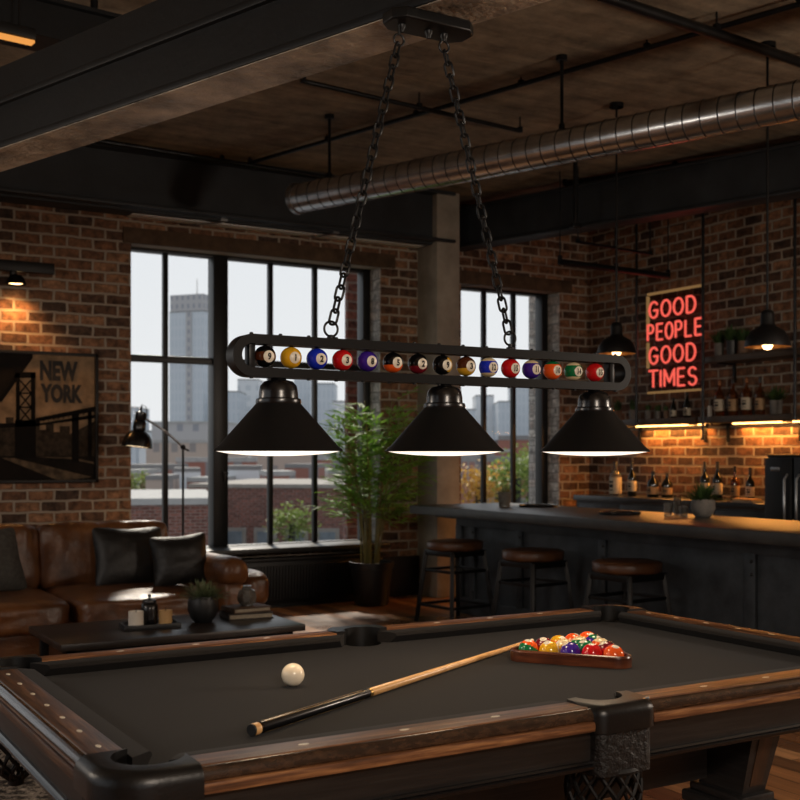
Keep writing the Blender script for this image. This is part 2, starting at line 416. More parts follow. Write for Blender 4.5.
struct(m, 'wall_front', M['brick'], smooth=0)
m = MB()
W4 = (1.2, 6.6, .5, 3.14)
for y0, y1, z0, z1 in ((YF - .3, W4[0], 0, ZC), (W4[1], YW, 0, ZC), (W4[0], W4[1], 0, W4[2]), (W4[0], W4[1], W4[3], ZC)):
    m.box((XL - .15, (y0 + y1) / 2, (z0 + z1) / 2), (.3, y1 - y0, z1 - z0))
struct(m, 'wall_left', M['brick'], smooth=0)
m = MB(); m.box(((XL + XR) / 2, (YF + YW) / 2 + .2, -.1), (XR - XL + .6, YW - YF + .6, .2)); struct(m, 'floor', M['floor'], smooth=0)
m = MB(); m.box(((XL + XR) / 2, (YF + YW) / 2 + .2, ZC + .1), (XR - XL + .6, YW - YF + .6, .2)); struct(m, 'ceiling', M['soffit'], smooth=0)

# limewashed right-hand reveals of the two windows
for i, W in enumerate((W1, W2)):
    m = MB(); m.box((W[1] - .006, (YW + YG) / 2 - .02, (W[2] + W[3]) / 2), (.012, YG - YW - .05, W[3] - W[2] - .02)); struct(m, 'trim_%d' % (i + 1), M['limewash'], smooth=0)
def X_(px): return aty(px, 400, YG).x
def window(n, W, thick, thin, trans, along='x'):
    x0, x1, z0, z1 = W; fw = .06
    def bx(mm, a, b, c, d, dep): # span a..b along, c..d in z
        if along == 'x': mm.box(((a + b) / 2, YG, (c + d) / 2), (b - a, dep, d - c), .004)
        else: mm.box((XL - .18, (a + b) / 2, (c + d) / 2), (dep, b - a, d - c), .004)
    m = MB()
    for (a, b, c, d) in ((x0, x0 + fw * .4, z0, z1), (x1 - fw * 1.5, x1, z0, z1), (x0, x1, z0, z0 + fw * .6), (x0, x1, z1 - fw * .4, z1)): bx(m, a, b, c, d, .12)
    fr = struct(m, 'window_%d' % n, M['window_steel'])
    m = MB()
    for t in thick: bx(m, t - .07, t + .07, z0, z1, .14)
    for t in thin: bx(m, t - .022, t + .022, z0, z1, .05)
    for z in trans: bx(m, x0, x1, z - .03, z + .03, .07)
    m.build('window_muntins', M['window_steel'], fr)
    m = MB()
    if along == 'x': m.add([(x0, YG + .01, z0), (x1, YG + .01, z0), (x1, YG + .01, z1), (x0, YG + .01, z1)], [(0, 1, 2, 3)])
    else: m.add([(XL - .18, x0, z0), (XL - .18, x1, z0), (XL - .18, x1, z1), (XL - .18, x0, z1)], [(0, 1, 2, 3)])
    m.build('window_glass', M['pane'], fr, 0)
    return fr
w1 = window(1, W1, [X_(218)], [X_(165), X_(270), X_(314.5)], [2.19])
m = MB(); m.box((X_(221.5), YG - .08, 1.15), (.02, .03, .09), .004); m.box((X_(221.5), YG - .1, 1.19), (.05, .02, .02), .004); m.build('window_latch', M['window_steel'], w1)
window(2, W2, [], [X_(483.5), X_(513)], [])
window(3, W3, [-.9], [-1.85, -1.4, -.45, 0, .45], [2.19])
window(4, W4, [3.0, 4.8], [1.8, 2.4, 3.6, 4.2, 5.4, 6.0], [2.19], 'y')
m = MB(); m.box(((W1[0] + W1[1]) / 2 + .02, YW + .03, .505), (W1[1] - W1[0] - .05, .44, .05), .006); struct(m, 'trim_3', M['window_steel'])
m = MB(); m.box(((W2[0] + W2[1]) / 2, YW + .08, .505), (W2[1] - W2[0] - .03, .3, .05), .006); struct(m, 'trim_4', M['window_steel'])
# concrete lintels over the windows
for i, W in enumerate((W1, W2)):
    m = MB(); m.box(((W[0] + W[1]) / 2 + .04, YW - .004, W[3] + .06), (W[1] - W[0] + .22, .03, .13), .004); struct(m, 'trim_%d' % (i + 5), M['lintel'])
# concrete column between the windows
m = MB(); m.box((5.835, 9.13, ZC / 2), (.26, .36, ZC), .012); struct(m, 'column', M['concrete'], label='square concrete column between the two windows', cat='column')
# baseboards
m = MB(); m.box(((W1[1] + 5.7) / 2, YW - .02, .19), (5.7 - W1[1] + .0, .04, .38), .004); struct(m, 'baseboard_back', M['dark_wood'])

# radiator cover under the big window
t = thing('radiator_cover', 'low black slatted radiator cover under the large window sill', 'radiator', (4.3, 9.2, 0))
m = MB(); m.box((0, 0, .22), (1.84, .14, .38), .006); m.box((0, -.01, .425), (1.88, .18, .03), .004); m.box((0, 0, .015), (1.8, .12, .03)); m.build('casing', M['black_metal'], t)
m = MB()
for i in range(60): m.box((-.87 + i * .0295, -.074, .22), (.012, .014, .3))
m.build('grille', M['satin_black'], t)

# ------------------------------------------------------------------ beams
def beam(name, a, b, w, z0, z1, mat, lab, flange=.03, soffit=None):
    m = MB(); a = Vector((a[0], a[1], 0)); b = Vector((b[0], b[1], 0))
    zc = (z0 + z1) / 2
    m.bar(a + Vector((0, 0, zc)), b + Vector((0, 0, zc)), w - 2 * flange, z1 - z0 - .01)
    m.bar(a + Vector((0, 0, z1 - .012)), b + Vector((0, 0, z1 - .012)), w, .024, bev=.003)
    m.mi = 0
    m.bar(a + Vector((0, 0, z0 + .013)), b + Vector((0, 0, z0 + .013)), w, .024, bev=.003)
    if soffit:
        m.mi = 1; m.bar(a + Vector((0, 0, z0)), b + Vector((0, 0, z0)), w - .012, .004)
    return struct(m, name, [mat] + ([soffit] if soffit else []), label=lab, cat='beam')
ba = Vector((.925, 4.73)); bb = Vector((1.605, 2.715)); u = (bb - ba).normalized()
wl = ba - u * ((9.3 - 4.73) / -u.y)   # back to the window wall
beam('main_beam', wl, bb + u * 3.2, .20, 2.54, 2.735, M['steel_beam'], 'heavy dark steel beam with weathered underside, paled by painted window sheen, carrying the pool table light', .02, M['beam_soffit'])
off = Vector((-u.y, u.x)) * -.0
m = MB(); a3 = Vector((wl.x, wl.y, 2.799)); b3 = Vector(((bb + u * 3.2).x, (bb + u * 3.2).y, 2.799))
m.bar(a3, b3, .17, .124); struct(m, 'beam', M['steel_beam'], label='dark timber packing on top of the main beam', cat='beam')  # upper beam layer; the shade on it is put into its dark tone
# secondary cross joists carrying it up to the slab
ja, jb = atz(-90, -6, 3.52), atz(135, 46, 3.52)
m = MB(); m.bar(ja, jb, .16, .16); m.bar(ja + Vector((0, 0, -.09)), jb + Vector((0, 0, -.09)), .24, .02); m.bar(ja + Vector((0, 0, .09)), jb + Vector((0, 0, .09)), .24, .02)
struct(m, 'joist', M['steel_beam'], label='dark steel cross joist left of the main beam at the top left', cat='beam')
for q in (.2, .8):
    p = ja.lerp(jb, q); m = MB(); m.cyl((p.x, p.y, 3.61), (p.x, p.y, ZC), .02, seg=10); struct(m, 'joist_hanger', M['pipe'], smooth=40)
m = MB(); m.box(((XL + 5.9) / 2, 9.14, 3.6), (5.9 - XL, .22, .5)); m.box(((XL + 5.9) / 2, 9.1, 3.38), (5.9 - XL, .36, .03), .004); m.box(((XL + 5.9) / 2, 9.1, 3.83), (5.9 - XL, .36, .03))
struct(m, 'window_beam', M['steel_lit'], label='long dark steel beam along the top of the window wall', cat='beam')
b0 = atz(452, 251, 3.37); b1 = atz(800, 195, 3.37)
bdir = Vector((b1.x - b0.x, b1.y - b0.y)).normalized()
m = MB(); xq = aty(130, 212, 9.2).x; m.box(((xq + 5.68) / 2, 9.21, 3.355), (5.68 - xq, .16, .018), .003); struct(m, 'trim_7', mottle('painted_sky_light', 'd2d3d1', 'e4e5e3', 8, .35, .1, .1, 40), smooth=40)  # added pale plate; the sky light on the flange is put into its colour
beam('bar_beam', (b0.x, b0.y), (b1.x + bdir.x * 3, b1.y + bdir.y * 3), .22, 3.37, 3.76, M['steel_lit'], 'deep dark steel beam above the bar', .04)
m = MB(); q0 = atz(452, 250, 3.37)
# small steel brackets on the window beam
for k, px in enumerate((205, 318)):
    p = aty(px, 232, 9.1); m = MB(); m.bar((p.x - .12, 9.02, 3.29), (p.x + .16, 9.1, 3.352), .03, .012); m.box((p.x + .14, 9.06, 3.356), (.06, .1, .02))
    tag(m.build('mounting_bracket', M['steel']), ('small angled steel bracket under the window beam, above the thick mullion', 'small angled steel bracket under the window beam, behind the left chain')[k], 'bracket')

# duct
d0 = atz(296, 199, 3.28); d1 = atz(800, 100, 3.28); dd = (d1 - d0).normalized()
t = thing('ventilation_duct', 'round galvanised spiral duct running under the ceiling', 'duct', tuple(d0))
m = MB(); L = (d1 - d0).length + 2.6; n = 160
mt = dd.to_track_quat('Z', 'Y').to_matrix().to_4x4()
m.lathe([(.0, .03), (.09, .03), (.108, 0), (.108, L)], 48, (0, 0, 0), mt); dt = m.build('duct_tube', M['galv'], t)
m = MB(); z = .1
while z < L: m.lathe([(.1075, z), (.1095, z + .002), (.1095, z + .007), (.1075, z + .009)], 40, (0, 0, 0), mt); z += .105
m.build('spiral_seam', M['pipe'], dt)
m = MB(); m.lathe([(.095, 0), (.118, 0), (.118, .035), (.095, .035), (.095, 0)], 40, (0, 0, 0), mt); m.build('end_collar', M['steel'], t)
for px, yt in ((562, 75), (329, 146)):
    s_ = (atz(px, 150, 3.28) - d0)
    # nearest duct position by screen column
    best = min((abs((400 + F * ((d0 + dd * q * .01).xy.dot(Vector(RR)) / (d0 + dd * q * .01).xy.dot(Vector(VV)))) - px), q) for q in range(900))[1] * .01
    c = dd * best
    m = MB(); m.cyl(c + Vector((0, 0, .11)), c + Vector((0, 0, ZC - 3.28)), .011, seg=10); m.lathe([(.0, .1), (.02, .1), (.02, .14), (0, .14)], 12, tuple(c)); m.cyl(c + Vector((0, 0, ZC - 3.28 - .03)), c + Vector((0, 0, ZC - 3.28)), .035, seg=14)
    m.build('hanger_rod', M['pipe'], t)

# conduits on the ceiling
def conduit(pts, r, lab, mat='pipe', nm_='ceiling_conduit'):
    m = MB(); a, b = pts; m.cyl(a, b, r, seg=12)
    v = b - a; n = max(2, int(v.length / .9))
    for i in range(n + 1):
        p = a + v * (i / n)
        m.cyl((p.x, p.y, p.z), (p.x, p.y, ZC - .001), .006, seg=8)
        m.box((p.x, p.y, p.z + r * .6), (.03, .03, r * 2.6))
    tag(m.build(nm_, M[mat]), lab, 'pipe')
zc_ = ZC - .05
conduit((atz(250, 163, zc_), atz(800, 4, zc_)), .016, 'long thin conduit on the ceiling parallel to the round duct')
conduit((atz(303, 81, zc_ - .055), atz(520, 131, zc_ - .055)), .016, 'thin conduit crossing the ceiling between the two chains')
conduit((atz(600, -5, zc_ - .075), atz(815, 67, zc_ - .075)), .03, 'thick conduit crossing the ceiling at the top right')
conduit((atz(100, 141, zc_), atz(330, 178, zc_)), .02, 'thick conduit on the ceiling beside the window beam')
p0 = atz(560, 262, 3.05); p1 = atz(668, 276, 3.05); conduit((p0, p1), .03, 'dark hanging rod below the bar beam left of the neon sign', 'pipe', 'hanging_rod')
p0 = atz(578, 242, 3.2); p1 = atz(650, 254, 3.2); conduit((p0, p1), .014, 'thin rod just under the bar beam', 'pipe', 'hanging_rod')
conduit((atz(565, 184, 3.81), atz(800, 146, 3.81)), .025, 'pipe running along the upper edge of the bar beam')
m = MB(); p = atz(570, 210, 3.5); p = p - Vector((VV[0], VV[1], 0)) * .3; m.cyl((p.x, p.y, 3.3), (p.x, p.y, ZC), .02); m.box((p.x, p.y, 3.3), (.09, .06, .04), .004)
tag(m.build('hanger_post', M['pipe']), 'short vertical hanger post on the face of the bar beam', 'pipe')

# linear ceiling light, top left
a = atz(-60, 22, 3.30); b = atz(33, 43, 3.30)
t = thing('ceiling_light', 'narrow glowing linear ceiling light at the top left', 'ceiling light', tuple((a + b) / 2))
c = (a + b) / 2; m = MB(); m.bar(a - c + Vector((0, 0, .03)), b - c + Vector((0, 0, .03)), .09, .05, bev=.004)
for q in (.15, .85): p = a.lerp(b, q) - c; m.cyl(p + Vector((0, 0, .05)), p + Vector((0, 0, ZC - 3.30 + .002)), .006)
m.build('housing', M['satin_black'], t)
m = MB(); m.bar(a - c, b - c, .05, .014); m.build('light_strip', emit('amber_strip', 'f0a050', 1.0), t)

# ------------------------------------------------------------------ pool table
TC = Vector((1.62, 2.455, 0)); A = 1.01; B = .54; SX = .02
pt_ = thing('pool_table', 'walnut and black pool table with charcoal cloth in the foreground', 'pool table', tuple(TC))
def bed_poly():
    rc = .075; rs = .058; P = []
    def corner(cx, cy, a0): return arc(cx, cy, rc, rc, a0, a0 - 90, 10)
    P += corner(-A, -B, 90)[::1]          # from (-A,-B+rc) to (-A+rc,-B)
    P += arc(SX, -B, rs, rs, 180, 0, 14)
    P += corner(A, -B, 180)
    P += corner(A, B, 270)
    P += arc(SX, B, rs, rs, 360, 180, 14)
    P += corner(-A, B, 360)
    return P
m = MB(); m.prism(bed_poly(), .752, .78); m.build('bed_cloth', M['cloth'], pt_)
def sweep(m, prof, a, b, out, mit=0):
    """prof: (w outwards, z) ; from a to b along a rail line; mitre the inner side"""
    a = Vector((a[0], a[1], 0)); b = Vector((b[0], b[1], 0)); o = Vector((out[0], out[1], 0)); d = (b - a).normalized(); n = len(prof)
    vs = []
    for base, sg in ((a, 1), (b, -1)):
        for w, z in prof: vs.append(base + o * w + d * sg * (max(0, -w) * mit) + Vector((0, 0, z)))
    fs = [tuple(range(n)), tuple(range(2 * n - 1, n - 1, -1))] + [(i, (i + 1) % n, n + (i + 1) % n, n + i) for i in range(n)]
    m.add(vs, fs)
LC = .08; LS = .083
rails = [((-A + LC, -B), (SX - LS, -B), (0, -1)), ((SX + LS, -B), (A - LC, -B), (0, -1)), ((-A + LC, B), (SX - LS, B), (0, 1)), ((SX + LS, B), (A - LC, B), (0, 1)),
         ((-A, -B + LC), (-A, B - LC), (-1, 0)), ((A, -B + LC), (A, B - LC), (1, 0))]
RW = .068
for i, (a, b, o) in enumerate(rails):
    xw = o[0] == 0
    m = MB(); sweep(m, [(0, .775), (0, .8145), (.003, .816), (RW - .002, .816), (RW, .814), (RW, .775)], a, b, o)
    rl = m.build('rail', M['rail_wood' if xw else 'rail_wood_y'], pt_)
    m = MB(); sweep(m, [(RW, .775), (RW, .814), (RW + .006, .8145), (RW + .012, .811), (RW + .017, .805), (RW + .019, .797), (RW + .019, .793), (RW + .014, .79), (RW + .014, .775)], a, b, o)
    m.build('rail_molding', M['edge_wood'], rl, label='dark glossy rounded edge of the rail')
    m = MB(); sweep(m, [(0, .768), (0, .79), (RW + .018, .79), (RW + .022, .788), (RW + .024, .78), (RW + .022, .77), (RW + .016, .768)], a, b, o)
    m.build('rail_lower_band', M['rail_wood' if xw else 'rail_wood_y'], rl)
    m = MB(); va = Vector(a); vb = Vector(b); n = 3 if xw else 7
    ks = [(k + .5) / n for k in range(n)] if not xw else (.25, .5, .75)
    dn = (vb - va).normalized()
    for q in ks:
        p = va.lerp(vb, q) + Vector(o) * .034; nn_ = Vector(o)
        m = MB(); m.prism([(p + dn * .011 * math.cos(a_ * PI / 8) + nn_ * .005 * math.sin(a_ * PI / 8))[:2] for a_ in range(16)], .8152, .8167); m.build('sight', M['ivory'], rl, 40, 'pale inlaid sight')
    m = MB(); k = .03
    a2 = va - (vb - va).normalized() * k; b2 = vb + (vb - va).normalized() * k
    if xw and abs(a[0]) < .1: a2 = va - (vb - va).normalized() * .022
    if xw and abs(b[0]) < .1: b2 = vb + (vb - va).normalized() * .022
    sweep(m, [(0, .7805), (0, .8125), (-.042, .811), (-.048, .806), (-.049, .801), (-.032, .7805)], a2, b2, o, .8)
    m.build('cushion', M['cloth'], pt_)
# aprons
AW = RW + .002
for (a, b, o) in (((-A + .06, -B), (SX - LS + .01, -B), (0, -1)), ((SX + LS - .01, -B), (A - .06, -B), (0, -1)), ((-A + .06, B), (SX - LS + .01, B), (0, 1)), ((SX + LS - .01, B), (A - .06, B), (0, 1)), ((-A, -B + .06), (-A, B - .06), (-1, 0)), ((A, -B + .06), (A, B - .06), (1, 0))):
    xw = o[0] == 0
    m = MB(); sweep(m, [(AW - .03, .69), (AW - .03, .77), (AW + .004, .77), (AW, .76), (AW, .705), (AW - .002, .69)], a, b, o); ap = m.build('apron', M['dark_wood' if xw else 'dark_wood_y'], pt_)
    m = MB(); sweep(m, [(AW - .03, .688), (AW - .03, .704), (AW + .006, .704), (AW + .01, .70), (AW + .008, .697), (AW + .012, .694), (AW + .012, .688), (AW + .004, .684)], a, b, o)
    m.build('apron_molding', M['gloss_black'], ap)
m = MB(); m.box((0, 0, .61), (1.02, 2 * B - .3, .16)); m.box((0, 0, .715), (2 * A - .16, 2 * B - .16, .06)); m.build('underframe', M['dark_wood'], pt_)
# pockets
def net(m, c, r, z0, z1, n=11):
    prof = [(z0, r), (z0 - .3 * (z0 - z1), r * 1.06), (z0 - .6 * (z0 - z1), r * .98), (z0 - .85 * (z0 - z1), r * .66), (z1, r * .22)]
    def rad(t):
        q = t * 4; i = min(3, int(q)); f = q - i; return prof[i][1] * (1 - f) + prof[i + 1][1] * f, prof[i][0] * (1 - f) + prof[i + 1][0] * f
    for s_ in (1, -1):
        for k in range(n):
            pts = []
            for i in range(13):
                t_ = i / 12; rr, z = rad(t_); an = 2 * PI * k / n + s_ * t_ * 1.9
                pts.append((c[0] + rr * math.cos(an), c[1] + rr * math.sin(an), z))
            m.tube(pts, .0042, 5)
    m.tube([(c[0] + r * math.cos(2 * PI * i / 24), c[1] + r * math.sin(2 * PI * i / 24), z0) for i in range(24)], .008, 6, True)
    m.lathe([(0, z1 - .02), (r * .28, z1 - .012), (r * .3, z1 + .004), (0, z1 + .01)], 16, (c[0], c[1], 0))
OC = RW + .028
for sx in (-1, 1):
    for sy in (-1, 1):
        Rr = .098; L_ = LC
        po_ = [(L_, -OC)] + arc(-OC + Rr, -OC + Rr, Rr, Rr, 270, 180, 14) + [(-OC, L_)]
        c0 = .018; rho = math.hypot(c0, L_ - c0); a0 = math.degrees(math.atan2(L_ - c0, -c0)); a1 = 360 + math.degrees(math.atan2(-c0, L_ - c0))
        pi_ = [(0, L_)] + arc(c0, c0, rho, rho, a0, a1, 14)[1:-1] + [(L_, 0)]
        tf = lambda P: [(sx * A - sx * x, sy * B - sy * y) for x, y in P]
        m = MB(); m.cap(tf(po_), tf(pi_), .765, .822, .026, .004); pk = m.build('corner_pocket', M['pocket_leather'], pt_)
        o2 = AW + .012
        sk = [(.075, -o2)] + arc(-o2 + .07, -o2 + .07, .07, .07, 270, 180, 8) + [(-o2, .075), (-.03, .075), (-.03, -.03), (.075, -.03)]
        m = MB(); m.prism([(sx * A - sx * x, sy * B - sy * y) for x, y in sk], .685, .77, .004); m.build('pocket_skirt', M['carved_leather'], pk)
        m = MB(); cc = (sx * A, sy * B); m.lathe([(.074, .779), (.07, .74), (.066, .69), (.062, .69), (.066, .74), (.07, .779)], 24, (cc[0], cc[1], 0)); m.build('pocket_liner', M['pocket_leather'], pk)
        m = MB(); net(m, (sx * (A - .012), sy * (B - .012)), .07, .69, .52); m.build('net_basket', M['net_leather'], pk)
for sy in (-1, 1):
    oS = RW + .038; Rr = .034
    poly = [(LS + .003, -oS + Rr)] + arc(LS + .003 - Rr, -oS + Rr, Rr, Rr, 0, -90, 6) + arc(-LS - .003 + Rr, -oS + Rr, Rr, Rr, 270, 180, 6)
    inn = [(-LS - .003, 0)] + arc(0, .004, .058, .056, 180, 360, 14) + [(LS + .003, 0)]
    tf = lambda P: [(SX + x, sy * B - sy * y) for x, y in P]
    m = MB(); m.cap(tf(poly), tf(inn), .765, .822, .022, .004); pk = m.build('side_pocket', M['pocket_leather'], pt_)
    o2 = oS - .006
    sk = [(LS - .004, 0), (LS - .004, -o2 + .03)] + arc(LS - .034, -o2 + .03, .03, .03, 0, -90, 6) + arc(-LS + .034, -o2 + .03, .03, .03, 270, 180, 6) + [(-LS + .004, 0), (-LS + .004, -.045), (LS - .004, -.045)]
    sk = [(LS - .004, -.06), (LS - .004, -o2 + .03)] + arc(LS - .034, -o2 + .03, .03, .03, 0, -90, 6) + arc(-LS + .034, -o2 + .03, .03, .03, 270, 180, 6) + [(-LS + .004, -.06)]
    m = MB(); m.prism([(SX + x, sy * B - sy * y) for x, y in sk], .672, .77, .003); m.build('pocket_skirt', M['carved_leather'], pk)
    m = MB(); m.lathe([(.058, .779), (.056, .73), (.054, .68), (.05, .68), (.052, .73), (.055, .779)], 24, (SX, sy * B, 0)); m.build('pocket_liner', M['pocket_leather'], pk)
    m = MB(); net(m, (SX, sy * (B + .02)), .078, .675, .50, 13); m.build('net_basket', M['net_leather'], pk)
# legs
for sx in (-1, 1):
    for sy in (-1, 1):
        cx, cy = sx * .59, sy * .435
        m = MB()
        def ctr_(z): f = (z - .51) / .182; return (cx - sx * .028 * (1 - f), cy - sy * .012 * (1 - f), .04 + .013 * f, .072 + .016 * f)
        def frus(z0, z1, k0=1, k1=1):
            v = []
            for z, k_ in ((z0, k0), (z1, k1)):
                x_, y_, hx, hy = ctr_(z) if z > .5 else ctr_(.51)
                v += [(x_ + a * hx * k_, y_ + b * hy * k_, z) for a, b in ((-1, -1), (1, -1), (1, 1), (-1, 1))]
            m.add(v, [(3, 2, 1, 0), (4, 5, 6, 7)] + [(i, (i + 1) % 4, 4 + (i + 1) % 4, 4 + i) for i in range(4)])
        frus(.51, .692); frus(.03, .465, .9, 1.3)
        x_, y_, hx, hy = ctr_(.51)
        m.box((x_, y_, .499), (.115, .18, .024), .006); m.box((x_, y_, .474), (.145, .21, .03), .008); m.box((x_, y_, .02), (.13, .19, .04), .008)
        lg = m.build('leg', M['dark_wood_y'], pt_, 30)
        for o in ((0, -1), (0, 1)):
            m = MB()
            def Pp(z, s_, e):
                x_, y_, hx, hy = ctr_(z)
                return (x_ + o[0] * (hx + e) + abs(o[1]) * s_ * hx, y_ + o[1] * (hy + e) + abs(o[0]) * s_ * hy, z)
            v = [Pp(.53, -.5, .002), Pp(.53, .5, .002), Pp(.69, .5, .002), Pp(.69, -.5, .002), Pp(.53, -.5, -.002), Pp(.53, .5, -.002), Pp(.69, .5, -.002), Pp(.69, -.5, -.002)]
            m.add(v, [(0, 1, 2, 3), (4, 7, 6, 5), (0, 4, 5, 1), (1, 5, 6, 2), (2, 6, 7, 3), (3, 7, 4, 0)])
            m.build('leg_panel', M['leg_panel'], lg, 0, label='walnut inset panel of the leg')
m = MB()
for sx in (-1, 1): m.box((sx * .56, 0, .18), (.07, .7, .09), .006)
m.box((0, 0, .18), (1.05, .08, .09), .006); m.build('stretcher', M['dark_wood'], pt_)

# ------------------------------------------------------------------ balls
BR = .0285
COLR = dict(yellow='d9a320', blue='1a2fb8', red='c0161a', purple='3a1f86', orange='e2561c', green='0f6a3c', maroon='6a1220', black='0d0d0e', gold='c79a2a', brown='4a2412', cream='dcc79c', white='e3dac6')
BM = {}
def ballm(c):
    if c not in BM: BM[c] = mottle('ball_' + c, COLR[c], COLR[c], 4, .1, 0, 0, 1, .6)
    return BM[c]
def ball_mesh(name, base, band=None, r=BR, kind='stripe', cuts=(.52,)):
    m = MB(); m.sphere((0, 0, 0), r, 40, 24)
    me = m.mesh(name, [ballm(base)] + ([ballm(band)] if band else []), 80)
    if band:
        for p in me.polygons:
            z = p.center.z / r; x = p.center.x / r
            if kind == 'stripe': p.material_index = 1 if abs(z) > .62 else 0
            elif kind == 'bottom': p.material_index = 1 if z < -.3 else 0
            elif kind == 'half': p.material_index = 1 if z < .2 - .5 * x else 0
            elif kind == 'top': p.material_index = 1 if z > .62 else 0
            elif kind == 'right': p.material_index = 1 if (x > .1 and abs(z) < .75) else 0
            elif kind == 'band': p.material_index = 1 if abs(z) < .38 else 0
    return me
def on_sphere(me, r):
    for v in me.vertices:
        x, y = v.co.x, v.co.y; q = math.sqrt(max(0, r * r - x * x - y * y)); v.co = Vector((x, -q, y))
    return me
SPOT = {}
def number_parts(parent, txt, r=BR, rot=None, sp=.54, ts=.8):
    key = ('s', r, sp)
    if key not in SPOT:
        m = MB(); m.lathe([(0, 0)] + [(r * sp * i / 5, 0) for i in range(1, 6)], 28); SPOT[key] = on_sphere(m.mesh('number_spot', M['ivory'], 0), r * 1.006)
        for p in SPOT[key].polygons: p.use_smooth = True
    s_ = bpy.data.objects.new('number_spot', SPOT[key]); COL.objects.link(s_); s_.parent = parent
    if rot: s_.rotation_euler = rot
    if txt:
        key = (txt, r)
        if key not in SPOT:
            me = text_mesh(txt, r * ts, .0011, .85 if len(txt) < 2 else .72); b_ = bmesh.new(); b_.from_mesh(me); bmesh.ops.triangulate(b_, faces=b_.faces[:]); bmesh.ops.subdivide_edges(b_, edges=b_.edges[:], cuts=2); b_.to_mesh(me); b_.free(); me.materials.append(M['ink']); SPOT[key] = on_sphere(me, r * 1.025)
        n_ = bpy.data.objects.new('numeral', SPOT[key]); COL.objects.link(n_); n_.parent = parent
        if rot: n_.rotation_euler = rot
# cue ball
p = atz(294, 687, .78); m = MB(); m.sphere((0, 0, 0), BR, 48, 24); o = m.build('cue_ball', M['cue_ball'], None, 80); o.location = (p.x, p.y + .006, .7805 + BR)
tag(o, 'single cream cue ball on the charcoal cloth beside the cue', 'billiard ball')
# rack
c1 = Vector((1.829 + .02, 2.506 - .0)); c2 = Vector((2.045, 2.245)); e = (c2 - c1).normalized(); nn = Vector((-e.y, e.x)); nn = nn if nn.y > 0 else -nn
mid = (c1 + c2) / 2; S = 2 * BR * 1.045
rk_rot = math.atan2(e.y, e.x)
front = mid + nn * (.0155 + BR)
ctr = front + nn * (S * math.sqrt(3) / 3 * 2 + .008) - e * .018  # centroid of ball triangle
rt = thing('ball_rack', 'mahogany triangle rack holding the coloured balls on the cloth', 'billiard rack', (ctr.x, ctr.y, .78), rk_rot)
apexd = S * 4 / math.sqrt(3); fapex = apexd * 1.06
def tri(rad, off): # rounded triangle around ball triangle, local frame (x along near side)
    P = []
    for k, an in enumerate((-150, -30, 90)):
        cx, cy = fapex * math.cos(math.radians(an)), fapex * math.sin(math.radians(an)); P += arc(cx, cy, rad, rad, an - 60, an + 60, 8)
    return P
ri = BR + .0012; ro = ri + .0125
m = MB(); Pi, Po = tri(ri, 0), tri(ro, 0); n = len(Pi); vs = []; fs = []
for z in (0.001, .025):
    vs += [(x, y, z) for x, y in Pi] + [(x, y, z) for x, y in Po]
for i in range(n):
    j = (i + 1) % n
    fs += [(i, j, n + j, n + i), (2 * n + i, 3 * n + i, 3 * n + j, 2 * n + j), (n + i, n + j, 3 * n + j, 3 * n + i), (i, 2 * n + i, 2 * n + j, j)]
m.add(vs, fs); m.build('frame', M['rack_wood'], rt)
m = MB(); m.tube([(x * 1.0, y * 1.0, .027) for x, y in tri(ri + .006, 0)], .0062, 8, True); m.build('top_lip', M['rack_wood'], rt)
rows = [[('orange', 'green', 'half'), ('yellow', 'cream', 'right'), ('purple', None, ''), ('red', None, ''), ('orange', None, '')],
        [('maroon', None, ''), ('cream', 'gold', 'band'), ('green', None, ''), ('maroon', 'red', 'band')],
        [('orange', 'yellow', 'stripe'), ('green', 'cream', 'stripe'), ('cream', 'orange', 'band')],
        [('orange', None, ''), ('purple', 'green', 'stripe')],
        [('yellow', 'orange', 'top')]]
ordn = ['first', 'second', 'third', 'fourth', 'fifth']
rown = ['nearest row', 'second row', 'middle row', 'fourth row', 'far tip']
ca, sa = math.cos(rk_rot), math.sin(rk_rot); k = 0
for ri_, row in enumerate(rows):
    for ci, (c, c2_, kd) in enumerate(row):
        lx = (ci - (len(row) - 1) / 2) * S; ly = -apexd / 2 + ri_ * S * math.sqrt(3) / 2
        o = bpy.data.objects.new('pool_ball', ball_mesh('pool_ball', c, c2_, BR, kd)); COL.objects.link(o)
        o.location = (ctr.x + lx * ca - ly * sa, ctr.y + lx * sa + ly * ca, .78 + BR)
        o.rotation_euler = (R.uniform(-.5, .5), R.uniform(-.4, .4), R.uniform(-.6, .3)) if ri_ or not c2_ else (0, .15, .2)
        d_ = c if not c2_ else '%s and %s' % (c, c2_)
        pos = 'at the far tip of the triangle rack' if len(row) == 1 else '%s from left, %s of the triangle rack' % (ordn[ci], rown[ri_])
        tag(o, 'glossy %s pool ball, %s' % (d_, pos), 'billiard ball', 'pool balls in the triangle rack')
        number_parts(o, '', BR, (R.uniform(-1.5, -.8), 0, R.uniform(-1.8, 1.8)), .36)
